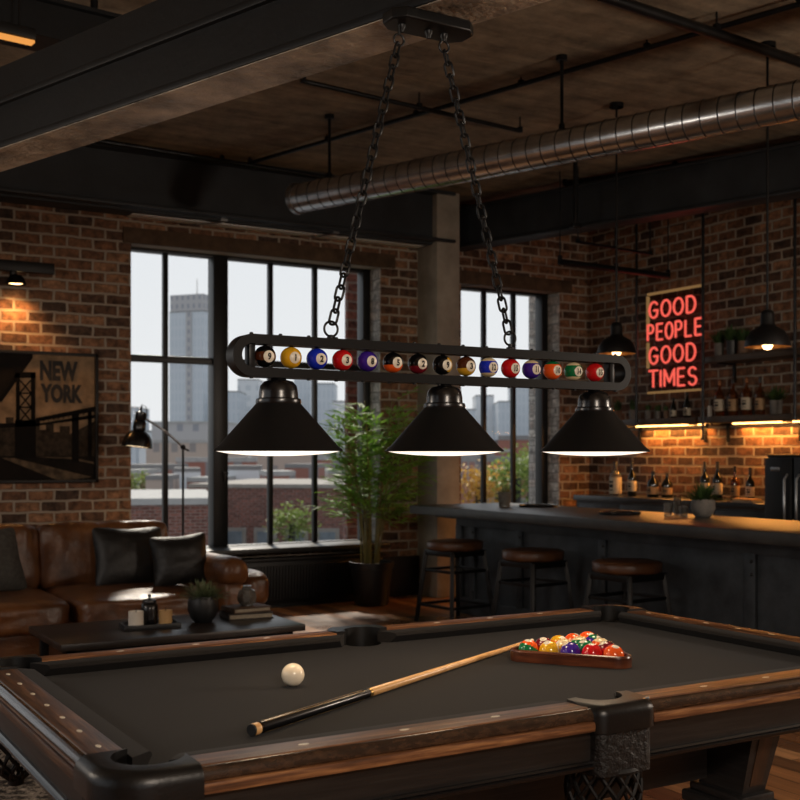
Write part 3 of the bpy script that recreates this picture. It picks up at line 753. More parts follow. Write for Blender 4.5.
# cue
q0 = atz(251, 727, .80); q1 = atz(533, 640.5, .7865)
q0 = Vector((q0.x, q0.y, .7932)); q1 = Vector((q1.x, q1.y, .7867)); ln = (q1 - q0).length
t = thing('pool_cue', 'pool cue with black butt and maple shaft lying across the cloth', 'cue', tuple(q0))
ax = (q1 - q0).normalized(); mt = ax.to_track_quat('Z', 'Y').to_matrix().to_4x4()
rad = lambda s_: .0125 + (.0062 - .0125) * s_ / ln
def seg(name, s0, s1, mat, bump_=0, lab=None):
    m = MB(); r0, r1 = rad(s0) + bump_, rad(s1) + bump_
    m.lathe([(0, s0), (r0 * .92, s0), (r0, s0 + .002), (r1, s1 - .0005), (0, s1)], 24, (0, 0, 0), mt); return m.build(name, M[mat], t, 40, lab)
sj = .43
seg('bumper', 0, .005, 'pot_black'); seg('butt_cap', .005, .022, 'maple', .0002, 'pale wooden butt cap'); bt = seg('butt', .03, sj, 'gloss_black')
m = MB()
for an in (70, 115, 250):
    a_ = math.radians(an); pts = [mt @ Vector((math.cos(a_) * rad(s_) * .985, math.sin(a_) * rad(s_) * .985, s_)) for s_ in (.04, sj - .02)]
    m.tube(pts, .0009, 5)
m.build('inlay_line', M['brass'], bt)
seg('joint_ring', sj, sj + .012, 'brass', .0004, 'brass joint ring'); seg('shaft', sj + .012, ln - .03, 'maple', 0, 'pale maple shaft'); seg('ferrule', ln - .03, ln - .006, 'ivory'); seg('tip', ln - .006, ln, 'book_dark')

# ------------------------------------------------------------------ billiard light
YL = 2.6
def xl(px): return aty(px, 400, YL).x
XA, XB = xl(229.5), xl(626); ZB0, ZB1 = 1.545, 1.651; ZR = 1.3605
XM = (XA + XB) / 2
lt = thing('billiard_light', 'long black three-shade billiard light with a row of pool balls, hung over the table', 'pendant lamp', (XM, YL, 2.53))
def LP(x, y, z): return (x - XM, y - YL, z - 2.53)
hw = (XB - XA) / 2; zc = (ZB0 + ZB1) / 2 - 2.53; hr = (ZB1 - ZB0) / 2
def stad(r, ext): return [(ext - 0 + r * math.cos(math.radians(a)), zc + r * math.sin(math.radians(a))) for a in range(-90, 91, 10)] + [(-ext + r * math.cos(math.radians(a)), zc + r * math.sin(math.radians(a))) for a in range(90, 271, 10)]
m = MB(); th = .0235; ext = hw - hr; D = .024
Po, Pi = stad(hr, ext), stad(hr - th, ext); n = len(Po); vs = []; fs = []
for y in (-D, D): vs += [(x, y, z) for x, z in Po] + [(x, y, z) for x, z in Pi]
for i in range(n):
    j = (i + 1) % n; fs += [(i, j, n + j, n + i), (2 * n + i, 3 * n + i, 3 * n + j, 2 * n + j), (i, 2 * n + i, 2 * n + j, j), (n + i, n + j, 3 * n + j, 3 * n + i)]
m.add(vs, fs); m.build('bar_frame', M['black_metal'], lt, 30)
for sx, pxp in ((-1, 250), (1, 609)):
    m = MB(); m.box((xl(pxp) - XM, 0, zc), (.018, .03, 2 * hr - 2 * th + .004), .003); m.build('end_post', M['black_metal'], lt)
m = MB()
for i in range(16):
    x = -ext + 2 * ext * i / 15
    for z in (hr, -hr): m.lathe([(0, -.004), (.005, -.004), (.005, .003), (.003, .005), (0, .005)], 10, (x, -.012, zc + (z if z > 0 else z)))
m.build('rivet', M['black_metal'], lt)
px15 = [265, 291, 317, 342.5, 367.5, 393, 418, 442.5, 466, 488.5, 510.5, 531.5, 552.5, 573.5, 595]
lb = [('black', 'brown', 'band', '9'), ('yellow', None, '', '1'), ('blue', None, '', '2'), ('red', None, '', '3'), ('purple', None, '', '8'), ('black', 'orange', 'bottom', '5'), ('black', 'maroon', 'bottom', '2'),
      ('black', 'gold', 'right', '9'), ('brown', 'gold', 'bottom', '3'), ('blue', 'cream', 'stripe', '12'), ('red', None, '', '15'), ('purple', 'cream', 'top', '11'), ('orange', 'green', 'top', '10'), ('green', 'cream', 'stripe', '14'), ('red', None, '', '15')]
rB = .0275
for px, (c, c2_, kd, tx) in zip(px15, lb):
    o = bpy.data.objects.new('lamp_ball', ball_mesh('lamp_ball', c, c2_, rB, kd)); COL.objects.link(o); o.parent = lt
    o.location = (xl(px) - XM, 0, zc); o.rotation_euler = (.0, 0, -.08)
    o['label'] = 'glossy %s ball%s marked %s' % (c, ' with ' + c2_ if c2_ else '', tx)
    number_parts(o, tx, rB, (.05, 0, .10))
for px in px15:
    x = xl(px) - XM; m = MB(); m.cyl((x, 0, zc - hr + th - .001), (x, 0, zc + hr - th + .001), .005, seg=10); m.build('ball_peg', M['black_metal'], lt)
for px in (278.5, 444.5, 594.5):
    x = xl(px) - XM; z0 = ZR - 2.53; y = 0
    m = MB(); ri_ = .162
    m.lathe([(ri_, 0), (ri_ + .0015, .002), (ri_ - .001, .005), (ri_ - .012, .014), (.053, .124), (.051, .124), (ri_ - .014, .0125), (ri_ - .002, .0025), (ri_, 0)], 64, (x, y, z0)); sh = m.build('shade', M['satin_black'], lt, 30)
    m = MB(); m.lathe([(ri_ - .003, .0022), (ri_ - .015, .0115), (.05, .1225), (0, .1225)], 64, (x, y, z0)); m.build('shade_lining', M['white_inner'], sh, 60, 'white inside of the shade')
    m = MB(); m.lathe([(.056, .118), (.058, .124), (.056, .132), (.05, .134), (.049, .15), (.046, .165), (.036, .176), (.02, .18), (.018, ZB0 - ZR + .001), (0, ZB0 - ZR + .001)], 40, (x, y, z0)); m.build('shade_cap', M['gloss_black'], sh, 40)
    m = MB(); m.lathe([(ri_ - .0015, .0012), (ri_ * .8, -.005), (ri_ * .5, -.0095), (ri_ * .2, -.0118), (0, -.012)], 48, (x, y, z0)); m.build('diffuser', M['diffuser'], sh, 60, 'glowing white glass diffuser')
    lamp('lamp_glow', 'SPOT', (XM + x, YL, ZR - .02), 9.5, 'ffdcb0', .09, (0, 0, 0), spot_size=math.radians(150), spot_blend=.6)
# canopy and chains
ZK = 2.54
cx0, cx1 = 1.50 - XM, 1.76 - XM
m = MB(); ce = .03; hwk = .055
poly = [(cx0 + ce, -hwk), (cx1 - ce, -hwk), (cx1, -hwk + ce), (cx1, hwk - ce), (cx1 - ce, hwk), (cx0 + ce, hwk), (cx0, hwk - ce), (cx0, -hwk + ce)]
m.prism(poly, -.022, .009, .006, bot=True)
for x in (cx0 + .045, (cx0 + cx1) / 2, cx1 - .08): m.lathe([(0, -.045), (.006, -.043), (.008, -.034), (.011, -.03), (.011, -.022), (0, -.022)], 14, (x, 0, 0))
m.build('canopy', M['black_metal'], lt)
def link_path(Lk, Wk, n=6):
    r = Wk / 2; h = Lk / 2 - r
    return [(r * math.cos(math.radians(a)), h + r * math.sin(math.radians(a))) for a in range(0, 181, 30)] + [(r * math.cos(math.radians(a)), -h + r * math.sin(math.radians(a))) for a in range(180, 361, 30)]
for pxt, pyt, pxb in ((399, 40, 331), (444, 47, 510)):
    top = aty(pxt, pyt, YL); bot = aty(pxb, 329 if pxb < 400 else 338.5, YL)
    tl = Vector(LP(*top)); bl = Vector(LP(*bot)); RRr = .0195
    for c_, nm in ((tl, 'top_ring'), (bl, 'bottom_ring')):
        m = MB(); rr = RRr if nm == 'bottom_ring' else .0155; m.tube([(c_.x + rr * math.cos(2 * PI * i / 28), c_.y, c_.z + rr * math.sin(2 * PI * i / 28)) for i in range(28)], .0032, 8, True)
        if nm == 'bottom_ring': m.lathe([(0, ZB1 - 2.53), (.011, ZB1 - 2.53), (.011, ZB1 - 2.53 + .006), (.006, ZB1 - 2.53 + .008), (.006, c_.z - rr + .004), (0, c_.z - rr + .005)], 14, (c_.x, c_.y, 0))
        else: m.cyl((c_.x, c_.y, c_.z + rr - .002), (c_.x, c_.y, -.02), .004, seg=8)
        m.build(nm, M['black_metal'], lt)
    dv = (tl - bl).normalized(); s0 = bl + dv * (RRr - .003); s1 = tl - dv * (.0155 - .003); Lc = (s1 - s0).length; nL = 24; pitch = Lc / nL
    m = MB(); rot = dv.to_track_quat('Y', 'Z')
    for i in range(nL):
        c_ = s0 + dv * pitch * (i + .5); an = .55 if i % 2 else -.75
        q = Matrix.Rotation(an, 4, dv)
        side = Vector((1, 0, 0)); side = (side - dv * side.dot(dv)).normalized(); side = q @ side
        m.tube([c_ + side * a_ + dv * b_ for a_, b_ in link_path(pitch + .0095, .0205)], .0035, 7, True)
    m.build('chain', M['black_metal'], lt)

# ------------------------------------------------------------------ sofa
st = thing('leather_sofa', 'worn tan leather sofa with rolled arms along the left wall', 'sofa', (1.42, 7.55, 0))
def LS_(x, y, z): return (x - 1.42, y - 7.55, z)
def wr(amp, sc, seed=0):
    def f(q):
        n_ = noise.noise_vector(Vector((q.x * sc + seed, q.y * sc, q.z * sc))) * amp
        return Vector((q.x + n_.x, q.y + n_.y, q.z + n_.z))
    return f
x0s, x1s = -.02, 2.87
m = MB(); m.soft(LS_((x0s + x1s) / 2, 7.62, .2), (x1s - x0s - .2, 1.42, .26), 8, 8); m.build('base', M['tan_leather'], st)
m = MB()
for x in (x0s + .2, x1s - .2):
    for y in (7.05, 8.2): m.box(LS_(x, y, .04), (.08, .08, .08), .01)
m.build('foot', M['dark_wood'], st)
m = MB(); m.soft(LS_((x0s + x1s) / 2, 8.22, .48), (x1s - x0s - .1, .34, .68), 6, 10); m.build('back_frame', M['tan_leather'], st)
seats = [(.36, .94), (.94, 1.78), (1.78, 2.62)]
for i, (a, b) in enumerate([(.15, .94), (.94, 1.78), (1.78, 2.69)]):
    def crown(q, i=i):
        z = q.z + (.22 * (1 - q.x ** 2) * (1 - q.y ** 2) if q.z > 0 else 0)
        n_ = noise.noise_vector(Vector((q.x * 3 + i * 5, q.y * 3, q.z * 2))) * .05
        return Vector((q.x, q.y + n_.y * .5, z + n_.z * 1.4))
    m = MB(); m.soft(LS_((a + b) / 2, 7.32, .37), (b - a - .012, .98, .2), 7, 20, crown); m.build('seat_cushion', M['tan_leather'], st, 60)
    def puff(q, i=i):
        y = q.y - (.35 * (1 - q.x ** 2) * (1 - q.z ** 4) if q.y < 0 else 0)
        fold = .085 * max(0, q.z) * math.sin(q.x * 17 + 2 * math.sin(q.x * 5 + i)) * (1 if q.y < .6 else .4)
        n_ = noise.noise_vector(Vector((q.x * 2.5 + i * 9, q.y * 2, q.z * 2.5))) * .06
        return Vector((q.x + n_.x * .3, y + n_.y + fold * 1.6, q.z + n_.z * .25 + (fold * .2 if q.z > .5 else 0)))
    m = MB(); mt = Matrix.Translation(Vector(LS_((a + b) / 2, 7.93, .64))) @ Matrix.Rotation(-.14, 4, 'X')
    m.soft((0, 0, 0), (b - a + .01, .30, .47), 9, 22, puff, mt); m.build('back_cushion', M['tan_leather'], st, 60)
for xa, nm in ((2.79, 1), (.06, -1)):
    m = MB(); xw = .30
    # arm: body plus a rolled top
    prof = []
    m.soft(LS_(xa, 7.51, .33), (.16, 1.42, .50), 7, 10)
    prof = arc(0, 0, .10, .105, -50, 230, 18)
    ys = [6.755, 6.765, 6.79, 6.86, 7.4, 8.1, 8.2, 8.23]; sc_ = [.0, .55, .86, 1, 1, 1, .8, .0]
    vs = []; fs = []; n = len(prof)
    for y, s_ in zip(ys, sc_):
        for px_, pz_ in prof: vs.append(LS_(xa + px_ * max(s_, .02), y, .585 + pz_ * max(s_, .02) + .01 * math.sin(y * 5)))
    for i in range(len(ys) - 1):
        for k in range(n - 1): fs.append((i * n + k, i * n + k + 1, (i + 1) * n + k + 1, (i + 1) * n + k))
        fs.append((i * n + n - 1, i * n, (i + 1) * n, (i + 1) * n + n - 1))
    m.add(vs, fs); m.build('armrest', M['tan_leather'], st, 60)
# cushions on the sofa
def throw(px, py, Y, w, h, tilt, rz, ry, mat, lab, seed):
    p = aty(px, py, Y)
    def fn(q):
        e = (1 - abs(q.x) ** 2.6) * (1 - abs(q.z) ** 2.6); n_ = noise.noise_vector(Vector((q.x * 3 + seed, q.y, q.z * 3)))
        pin = 1 - .10 * (1 - q.z * q.z) * 0 - .09 * (1 - abs(q.x)) * abs(q.z) ** 3 - .0
        return Vector((q.x * (1 - .07 * (1 - abs(q.z)) * abs(q.x) ** 3), q.y * (.08 + .92 * max(0, e) ** .6) + n_.y * .1 * max(0, e), q.z * pin + n_.z * .015))
    m = MB(); m.soft((0, 0, 0), (w, .19, h), 14, 18, fn); o = m.build('throw_pillow', M[mat], None, 70)
    o.location = p; o.rotation_euler = (tilt, ry, rz); tag(o, lab, 'cushion', 'throw pillows on the sofa'); return o
throw(129, 557, 7.48, .49, .42, -.30, .05, .03, 'black_leather', 'larger black leather throw pillow on the tan sofa, left of the smaller one', 1)
throw(180, 560, 7.22, .38, .35, -.34, -.22, -.08, 'black_leather', 'smaller black leather throw pillow against the sofa\'s right arm', 4)
throw(-11, 563, 7.45, .42, .42, -.3, .2, -.1, 'grey_fabric', 'grey fabric throw pillow cut off by the left edge', 8)

# footstool shape standing in for the sofa arm's rear scroll
t = thing('footstool', 'tan leather footstool shape standing in for the rear scroll of the sofa arm', 'footstool', (3.04, 7.25, 0), .0)
m = MB(); m.soft((0, 0, .44), (.22, .5, .24), 3.6, 12, wr(.03, 2, 3)); m.build('seat', M['tan_leather'], t, 60)
m = MB(); m.soft((0, 0, .24), (.18, .42, .22), 8, 6); m.build('base', M['tan_leather'], t, 60)
for a in (-.06, .06):
    for b in (-.16, .16): m = MB(); m.cyl((a, b, .15), (a, b, 0), .022, .015); m.build('leg', M['dark_wood'], t)

# coffee table
kt = thing('coffee_table', 'low dark plank coffee table in front of the sofa', 'coffee table', (2.09, 6.08, 0))
m = MB(); m.box((0, 0, .38), (1.36, .72, .036), .004); m.build('tabletop', M['table_wood'], kt)
m = MB()
for y in (-.28, .28): m.box((0, y, .345), (1.26, .04, .035))
for x in (-.61, .61): m.box((x, 0, .345), (.04, .6, .035))
m.build('frame', M['black_metal'], kt)
for x in (-.61, .61):
    for y in (-.29, .29): m = MB(); m.box((x, y, .165), (.045, .045, .33), .003); m.build('leg', M['black_metal'], kt)
ZT = .398
def tp(px, py): p = atz(px, py, ZT); return (p.x, p.y, ZT)
p = tp(150, 627); tr = thing('serving_tray', 'small black rectangular tray with candles on the coffee table', 'tray', p, -.12)
m = MB(); m.box((0, 0, .006), (.30, .17, .012), .004); m.build('tray_base', M['pot_black'], tr)
m = MB()
for a, b, c, d in ((0, -.085, .31, .012), (0, .085, .31, .012), (-.15, 0, .012, .17), (.15, 0, .012, .17)): m.box((a, b, .013), (c, d, .026), .003)
m.build('tray_rim', M['pot_black'], tr)
def candle(px, py, r, h, mat, lab):
    q = atz(px, py, ZT + .012); t = thing('candle', lab, 'candle', (q.x, q.y, ZT + .0135)); m = MB()
    m.lathe([(0, 0), (r, 0), (r, h), (r - .004, h), (r - .006, h - .006), (0, h - .008)], 28); m.build('wax', M[mat], t)
    m = MB(); m.tube([(0, 0, h - .01), (.001, 0, h + .008), (.003, 0, h + .016)], .0022, 6); m.build('wick', M['ink'], t)
candle(136, 627, .041, .085, 'wax_white', 'short white candle at the left of the black tray')
candle(165.5, 625, .037, .082, 'wax_amber', 'short amber candle at the right of the black tray')
q = atz(150.5, 625.5, ZT + .012); t = thing('lidded_jar', 'black lidded jar between the two candles on the tray', 'jar', (q.x, q.y + .02, ZT + .0135))
m = MB(); m.lathe([(0, 0), (.04, 0), (.046, .01), (.047, .09), (.043, .115), (.035, .122), (0, .122)], 28); m.build('body', M['gloss_black'], t)
m = MB(); m.lathe([(.038, .122), (.04, .128), (.036, .138), (.012, .144), (.006, .15), (.01, .158), (.008, .168), (0, .171)], 24); m.build('lid', M['gloss_black'], t)
def tuft(m, r, h, n, lw, spread=1.0, z0=0, droop=.3, seed=1):
    rn = random.Random(seed)
    for i in range(n):
        an = rn.uniform(0, 2 * PI); ti = rn.uniform(.05, 1) ** .8 * spread; L = h * rn.uniform(.65, 1.1)
        d = Vector((math.cos(an), math.sin(an), 0)); sidev = Vector((-math.sin(an), math.cos(an), 0)); b = d * r * rn.uniform(0, .7)
        pts = []
        for k in range(5):
            s_ = k / 4; pts.append(b + d * (math.sin(ti) * L * s_) + Vector((0, 0, z0 + math.cos(ti) * L * s_ - droop * L * s_ * s_ * math.sin(ti))))
        wv = [.5, 1, .9, .6, .05]; vs = []
        for p_, w_ in zip(pts, wv): vs += [p_ - sidev * lw * w_ / 2, p_ + Vector((0, 0, -.15 * lw)), p_ + sidev * lw * w_ / 2]
        fs = []
        for k in range(4): fs += [(3 * k, 3 * k + 1, 3 * k + 4, 3 * k + 3), (3 * k + 1, 3 * k + 2, 3 * k + 5, 3 * k + 4)]
        m.add(vs, fs)
def potted(loc, r, h, fh, n, lab, pot='pot_grey', leaf='leaf_dark', taper=.8, spread=1.2, lw=.012, seed=1, group=None, bowl=False, cat='potted plant'):
    t = thing('potted_plant', lab, cat, loc, 0, group); m = MB()
    if bowl: prof = [(0, 0), (r * .55, 0), (r * .8, h * .18), (r, h * .5), (r * .97, h * .85), (r * .9, h), (r * .83, h), (r * .85, h * .85), (0, h * .82)]
    else: prof = [(0, 0), (r * taper, 0), (r, h), (r * .9, h), (r * .88, h * .86), (0, h * .86)]
    m.lathe(prof, 26); m.build('pot', M[pot], t, 50)
    m = MB(); m.lathe([(r * .82, h * .84), (r * .5, h * .9), (0, h * .92)], 18); m.build('soil', M['soil'], t)
    m = MB(); tuft(m, r * .9, fh, n, lw, spread, h * .88, .3, seed); m.build('foliage', M[leaf], t, 0)
    return t
potted(tp(203, 622), .088, .15, .12, 300, 'black bowl pot with grey-green heather on the coffee table', 'pot_black', 'leaf_grey', bowl=True, spread=1.25, lw=.012, seed=3)
# books and vase
q = tp(246, 617)
def book(z, w, d, h, rz, mat, lab):
    t = thing('book', lab, 'book', (q[0], q[1], z), rz, 'books on the coffee table')
    m = MB(); m.box((0, 0, .003), (w, d, .006), .001); m.box((0, 0, h - .003), (w, d, .006), .001); m.box((-w / 2 + .003, 0, h / 2), (.006, d, h), .001); m.build('cover', M[mat], t)
    m = MB(); m.box((.002, 0, h / 2), (w - .016, d - .014, h - .012)); m.build('pages', M['paper'], t)
book(ZT, .27, .21, .036, -.1, 'book_dark', 'thick dark book at the bottom of the pair on the coffee table'); book(ZT + .0365, .24, .185, .03, .06, 'book_brown', 'brown book lying on top, under the faceted glass vase')
t = thing('bud_vase', 'faceted smoky glass vase standing on the two books', 'vase', (q[0] + .005, q[1], ZT + .067))
m = MB(); m.lathe([(0, 0), (.035, 0), (.058, .03), (.062, .055), (.05, .088), (.028, .1), (.03, .118), (.024, .118), (.022, .1), (.044, .084), (.054, .055), (.05, .032), (.03, .008), (0, .008)], 8); m.build('vase_body', M['glass_smoke'], t, 10)

# rug under the table
m = MB(); p = atz(20, 788, 0); m.box((1.15, 4.75, .006), (2.3, 1.5, .012), .003); o = m.build('rug', M['rug']); tag(o, 'distressed grey patterned rug on the floor beneath the table edge at lower left', 'rug')

# floor lamp
YP = 8.78
hd = aty(137, 447, YP); pl = aty(183, 447, YP)
ft = thing('floor_lamp', 'black floor lamp with dome shade leaning out beside the window', 'floor lamp', (pl.x, pl.y, 0))
def FLp(p): return Vector((p.x - pl.x, p.y - pl.y, p.z))
m = MB(); m.lathe([(0, 0), (.15, 0), (.15, .015), (.14, .024), (.02, .03), (.012, .05), (0, .05)], 32); m.build('base', M['black_metal'], ft)
m = MB(); m.cyl((0, 0, .04), (0, 0, pl.z + .01), .0095, seg=12); m.build('pole', M['black_metal'], ft)
neck = FLp(aty(146, 419, YP))
m = MB(); m.tube([neck, neck.lerp(Vector((0, 0, pl.z)), .5) + Vector((0, 0, .02)), Vector((0, 0, pl.z))], .009, 10); m.build('arm', M['steel'], ft)
m = MB(); m.sphere((0, 0, pl.z), .022, 16, 10); m.cyl((-.02, 0, pl.z), (.05, 0, pl.z - .03), .008, seg=8); m.build('joint', M['black_metal'], ft)
hp = FLp(hd); mt = Matrix.Translation(hp) @ Matrix.Rotation(.12, 4, 'Y')
m = MB(); rs = .122; pr = [(rs, 0)] + [(rs * math.cos(math.radians(a)) ** .8, rs * 1.15 * math.sin(math.radians(a))) for a in (15, 30, 45, 60, 72)]
m.lathe(pr + [(.05, .14), (.05, .15)], 36, (0, 0, 0), mt); m.lathe([(rs - .006, .004)] + [(a * .94, b - .004) for a, b in pr[1:]] + [(0, .128)], 36, (0, 0, 0), mt); sh = m.build('lamp_shade', M['gloss_black'], ft, 50)
m = MB(); m.lathe([(.05, .14), (.052, .15), (.05, .2), (.04, .215), (.044, .22), (.044, .275), (.03, .285), (.008, .29), (.006, .33), (0, .33)], 24, (0, 0, 0), mt); m.build('socket', M['gloss_black'], ft)
m = MB(); m.lathe([(rs - .014, .006), (.09, .012), (0, .014)], 28, (0, 0, 0), mt); m.build('bulb', emit('reading_bulb', 'ffdcb0', 2.2), ft)
m = MB(); c0 = hp + Vector((.02, 0, .29)); m.tube([c0, c0 + Vector((.02, 0, .05)), c0 + Vector((.055, 0, .03)), c0 + Vector((.06, 0, -.03)), neck], .0035, 6); m.build('cord', M['pot_black'], ft)
lamp('reading_lamp_glow', 'SPOT', (hd.x, hd.y, hd.z - .01), 3.5, 'ffd29a', .06, (0, 0, 0), spot_size=math.radians(120), spot_blend=.5)

# ------------------------------------------------------------------ poster and wall light
YP2 = YW - .022
px1 = aty(98, 354, YP2); zt = 2.185; zb = 1.125; xw1 = px1.x; xw0 = xw1 - 1.30
pc = ((xw0 + xw1) / 2, YP2, (zt + zb) / 2)
po = thing('poster', 'large framed sepia bridge poster with lettering on the brick wall', 'poster', pc)
W_, H_ = xw1 - xw0, zt - zb
m = MB()
for a, b, c, d in ((0, H_ / 2 - .012, W_, .024), (0, -H_ / 2 + .012, W_, .024), (-W_ / 2 + .012, 0, .024, H_), (W_ / 2 - .012, 0, .024, H_)): m.box((a, 0, b), (c, .04, d), .002)
m.build('frame', M['satin_black'], po)
def flat(name, mat, polys, y, parent):
    m = MB()
    for P in polys: m.prism([(x, z) for x, z in P], 0, .0012)
    me = m.mesh(name, mat, 0)
    for v in me.vertices: v.co = Vector((v.co.x, y - v.co.z, v.co.y))
    me.flip_normals(); o = bpy.data.objects.new(name, me); COL.objects.link(o); o.parent = parent; return o
sky_p = mottle('poster_sky_print', '655542', 'a08466', 7, .7, 0, 0, 1, .1); mid_p = mottle('poster_city_print', '1c1814', '40372d', 22, .7, 0, 0, 1, .1); dk_p = mottle('poster_bridge_print', '0b0908', '120f0c', 20, .7, 0, 0, 1, .1)
road_p = mottle('poster_road_print', '2b251f', '6a5b49', 12, .7, 0, 0, 1, .1); dk_sky = mottle('poster_dark_sky_print', '0f0d0b', '1e1915', 7, .7, 0, 0, 1, .1)
def wx(px): return aty(px, 400, YP2).x - pc[0]
def wz(py, px=60): return aty(px, py, YP2).z - pc[2]
def pw(pts): return [(wx(a), wz(b, a)) for a, b in pts]
hW, hH = W_ / 2 - .02, H_ / 2 - .02
flat('sky_print', sky_p, [[(-hW, -hH), (hW, -hH), (hW, hH), (-hW, hH)]], .012, po)
flat('dark_sky_print', dk_sky, [[(-hW, wz(402)), (wx(2), wz(402, 2)), (wx(33), wz(358, 33)), (wx(33), hH), (-hW, hH)]], .0105, po)
flat('skyline_print', mid_p, [[(-hW, wz(424)), (wx(6), wz(424)), (wx(6), wz(418)), (wx(14), wz(418)), (wx(14), wz(426)), (wx(40), wz(426)), (wx(40), wz(430)), (wx(46), wz(430)), (wx(46), wz(424)), (wx(54), wz(424)), (wx(54), wz(432)), (wx(60), wz(432)), (wx(60), wz(426)), (wx(70), wz(426)), (wx(70), wz(434)), (wx(96), wz(420)), (wx(96), wz(457)), (-hW, wz(457))]], .009, po)
flat('river_print', dk_sky, [[(-hW, -hH), (hW, -hH), (hW, wz(456, 96)), (-hW, wz(456, 0))]], .0085, po)
flat('road_print', road_p, [pw([(2, 458), (14, 458), (92, 477), (60, 481)]), pw([(36, 457), (70, 457), (94, 462), (94, 464), (70, 459)])], .0075, po)
br = []
br += [pw([(16, 373), (20, 373), (20, 425), (16, 425)]), pw([(31, 373), (35.5, 373), (35.5, 425), (31, 425)]), pw([(15, 372), (36, 372), (36, 378), (15, 378)]), pw([(15, 420), (36, 420), (36, 458), (15, 458)])]
for k in range(3):
    y0 = 380 + k * 14; br += [pw([(19, y0), (21, y0), (32, y0 + 13), (30, y0 + 13)]), pw([(30, y0), (32, y0), (21, y0 + 13), (19, y0 + 13)]), pw([(19, y0 + 12.5), (32, y0 + 12.5), (32, y0 + 14), (19, y0 + 14)])]
br += [pw([(0, 402), (0, 399), (17, 372), (18, 375)]), pw([(0, 424), (0, 428), (40, 426), (40, 421)]), pw([(36, 422), (36, 418), (97, 406), (97, 411)]), pw([(36, 426), (36, 424), (97, 414), (97, 418)])]
for k in range(12): a_ = 38 + k * 5; yb = 423 - (a_ - 36) * .17; br += [pw([(a_, yb), (a_ + 1, yb), (a_ + 3.4, yb - 5), (a_ + 2.4, yb - 5)])]
br += [pw([(72, 415), (79, 413.5), (79, 462), (72, 462)]), pw([(88, 412), (92, 411), (92, 458), (88, 458)])]
flat('bridge_print', dk_p, br, .0065, po)
for s_, a, b, c, d in (('NEW', 40, 78, 361, 381), ('YORK', 40.5, 83, 384, 403)):
    me = text_mesh(s_, .2, .0105); xs = [v.co.x for v in me.vertices]; ys = [v.co.y for v in me.vertices]
    fx = (wx(b) - wx(a)) / (max(xs) - min(xs)); fy = (wz(c) - wz(d)) / (max(ys) - min(ys)); cx = (wx(a) + wx(b)) / 2; cz = (wz(c) + wz(d)) / 2
    for v in me.vertices: v.co = Vector((v.co.x * fx + cx, .0045, v.co.y * fy + cz))
    me.materials.append(M['ink']); o = bpy.data.objects.new('lettering', me); COL.objects.link(o); o.parent = po
# wall lamp above the poster
p = aty(14, 268, 9.12); wt = thing('wall_lamp', 'black bar wall lamp with small spotlight above the poster', 'wall lamp', (p.x, YW, p.z))
xr = aty(55, 268, 9.12).x - p.x
m = MB(); m.box((xr - .42, -.15, .02), (.84, .05, .085), .006); m.box((xr - .6, -.06, .02), (.08, .13, .06), .004); m.build('bar', M['satin_black'], wt)
m = MB(); m.cyl((.0, -.15, -.02), (.0, -.15, -.055), .03, seg=18); m.lathe([(.04, -.05), (.065, -.075), (.085, -.125), (.08, -.125), (.04, -.06)], 24, (.02, -.15, 0)); m.build('spot_head', M['gloss_black'], wt)
m = MB(); m.lathe([(0, -.118), (.05, -.116), (.05, -.08), (0, -.07)], 20, (.02, -.15, 0)); m.build('bulb', M['bulb_warm'], wt)
lamp('wall_spot', 'SPOT', (p.x + .02, YW - .15, p.z - .14), 24, 'ffb46a', .04, (math.radians(8), 0, 0), spot_size=math.radians(120), spot_blend=.8)

# ------------------------------------------------------------------ large plant
p = atz(377, 606, 0); t = thing('potted_bamboo', 'tall bamboo plant in a black tapered pot beside the window', 'potted plant', (p.x, p.y + .1, 0))
m = MB(); m.lathe([(0, 0), (.145, 0), (.155, .02), (.188, .33), (.2, .335), (.205, .39), (.19, .39), (.185, .35), (0, .345)], 40); m.build('pot', M['pot_black'], t, 40)
m = MB(); m.lathe([(.184, .345), (.1, .36), (0, .362)], 20); m.build('soil', M['soil'], t)
rn = random.Random(11); mc = MB(); ml = MB()
def leaf(m, b, d, L, w, up):
    d = d.normalized(); s_ = d.cross(up); s_ = s_.normalized() if s_.length > 1e-4 else Vector((1, 0, 0)); nrm = s_.cross(d)
    vs = []
    for q, ww, dz in ((0, .15, 0), (.35, 1, .0), (.7, .7, -.05), (1, .02, -.16)):
        c = b + d * L * q + Vector((0, 0, dz * L)); vs += [c - s_ * w * ww / 2, c - nrm * .12 * w * ww, c + s_ * w * ww / 2]
    fs = []
    for k in range(3): fs += [(3 * k, 3 * k + 1, 3 * k + 4, 3 * k + 3), (3 * k + 1, 3 * k + 2, 3 * k + 5, 3 * k + 4)]
    m.add(vs, fs)
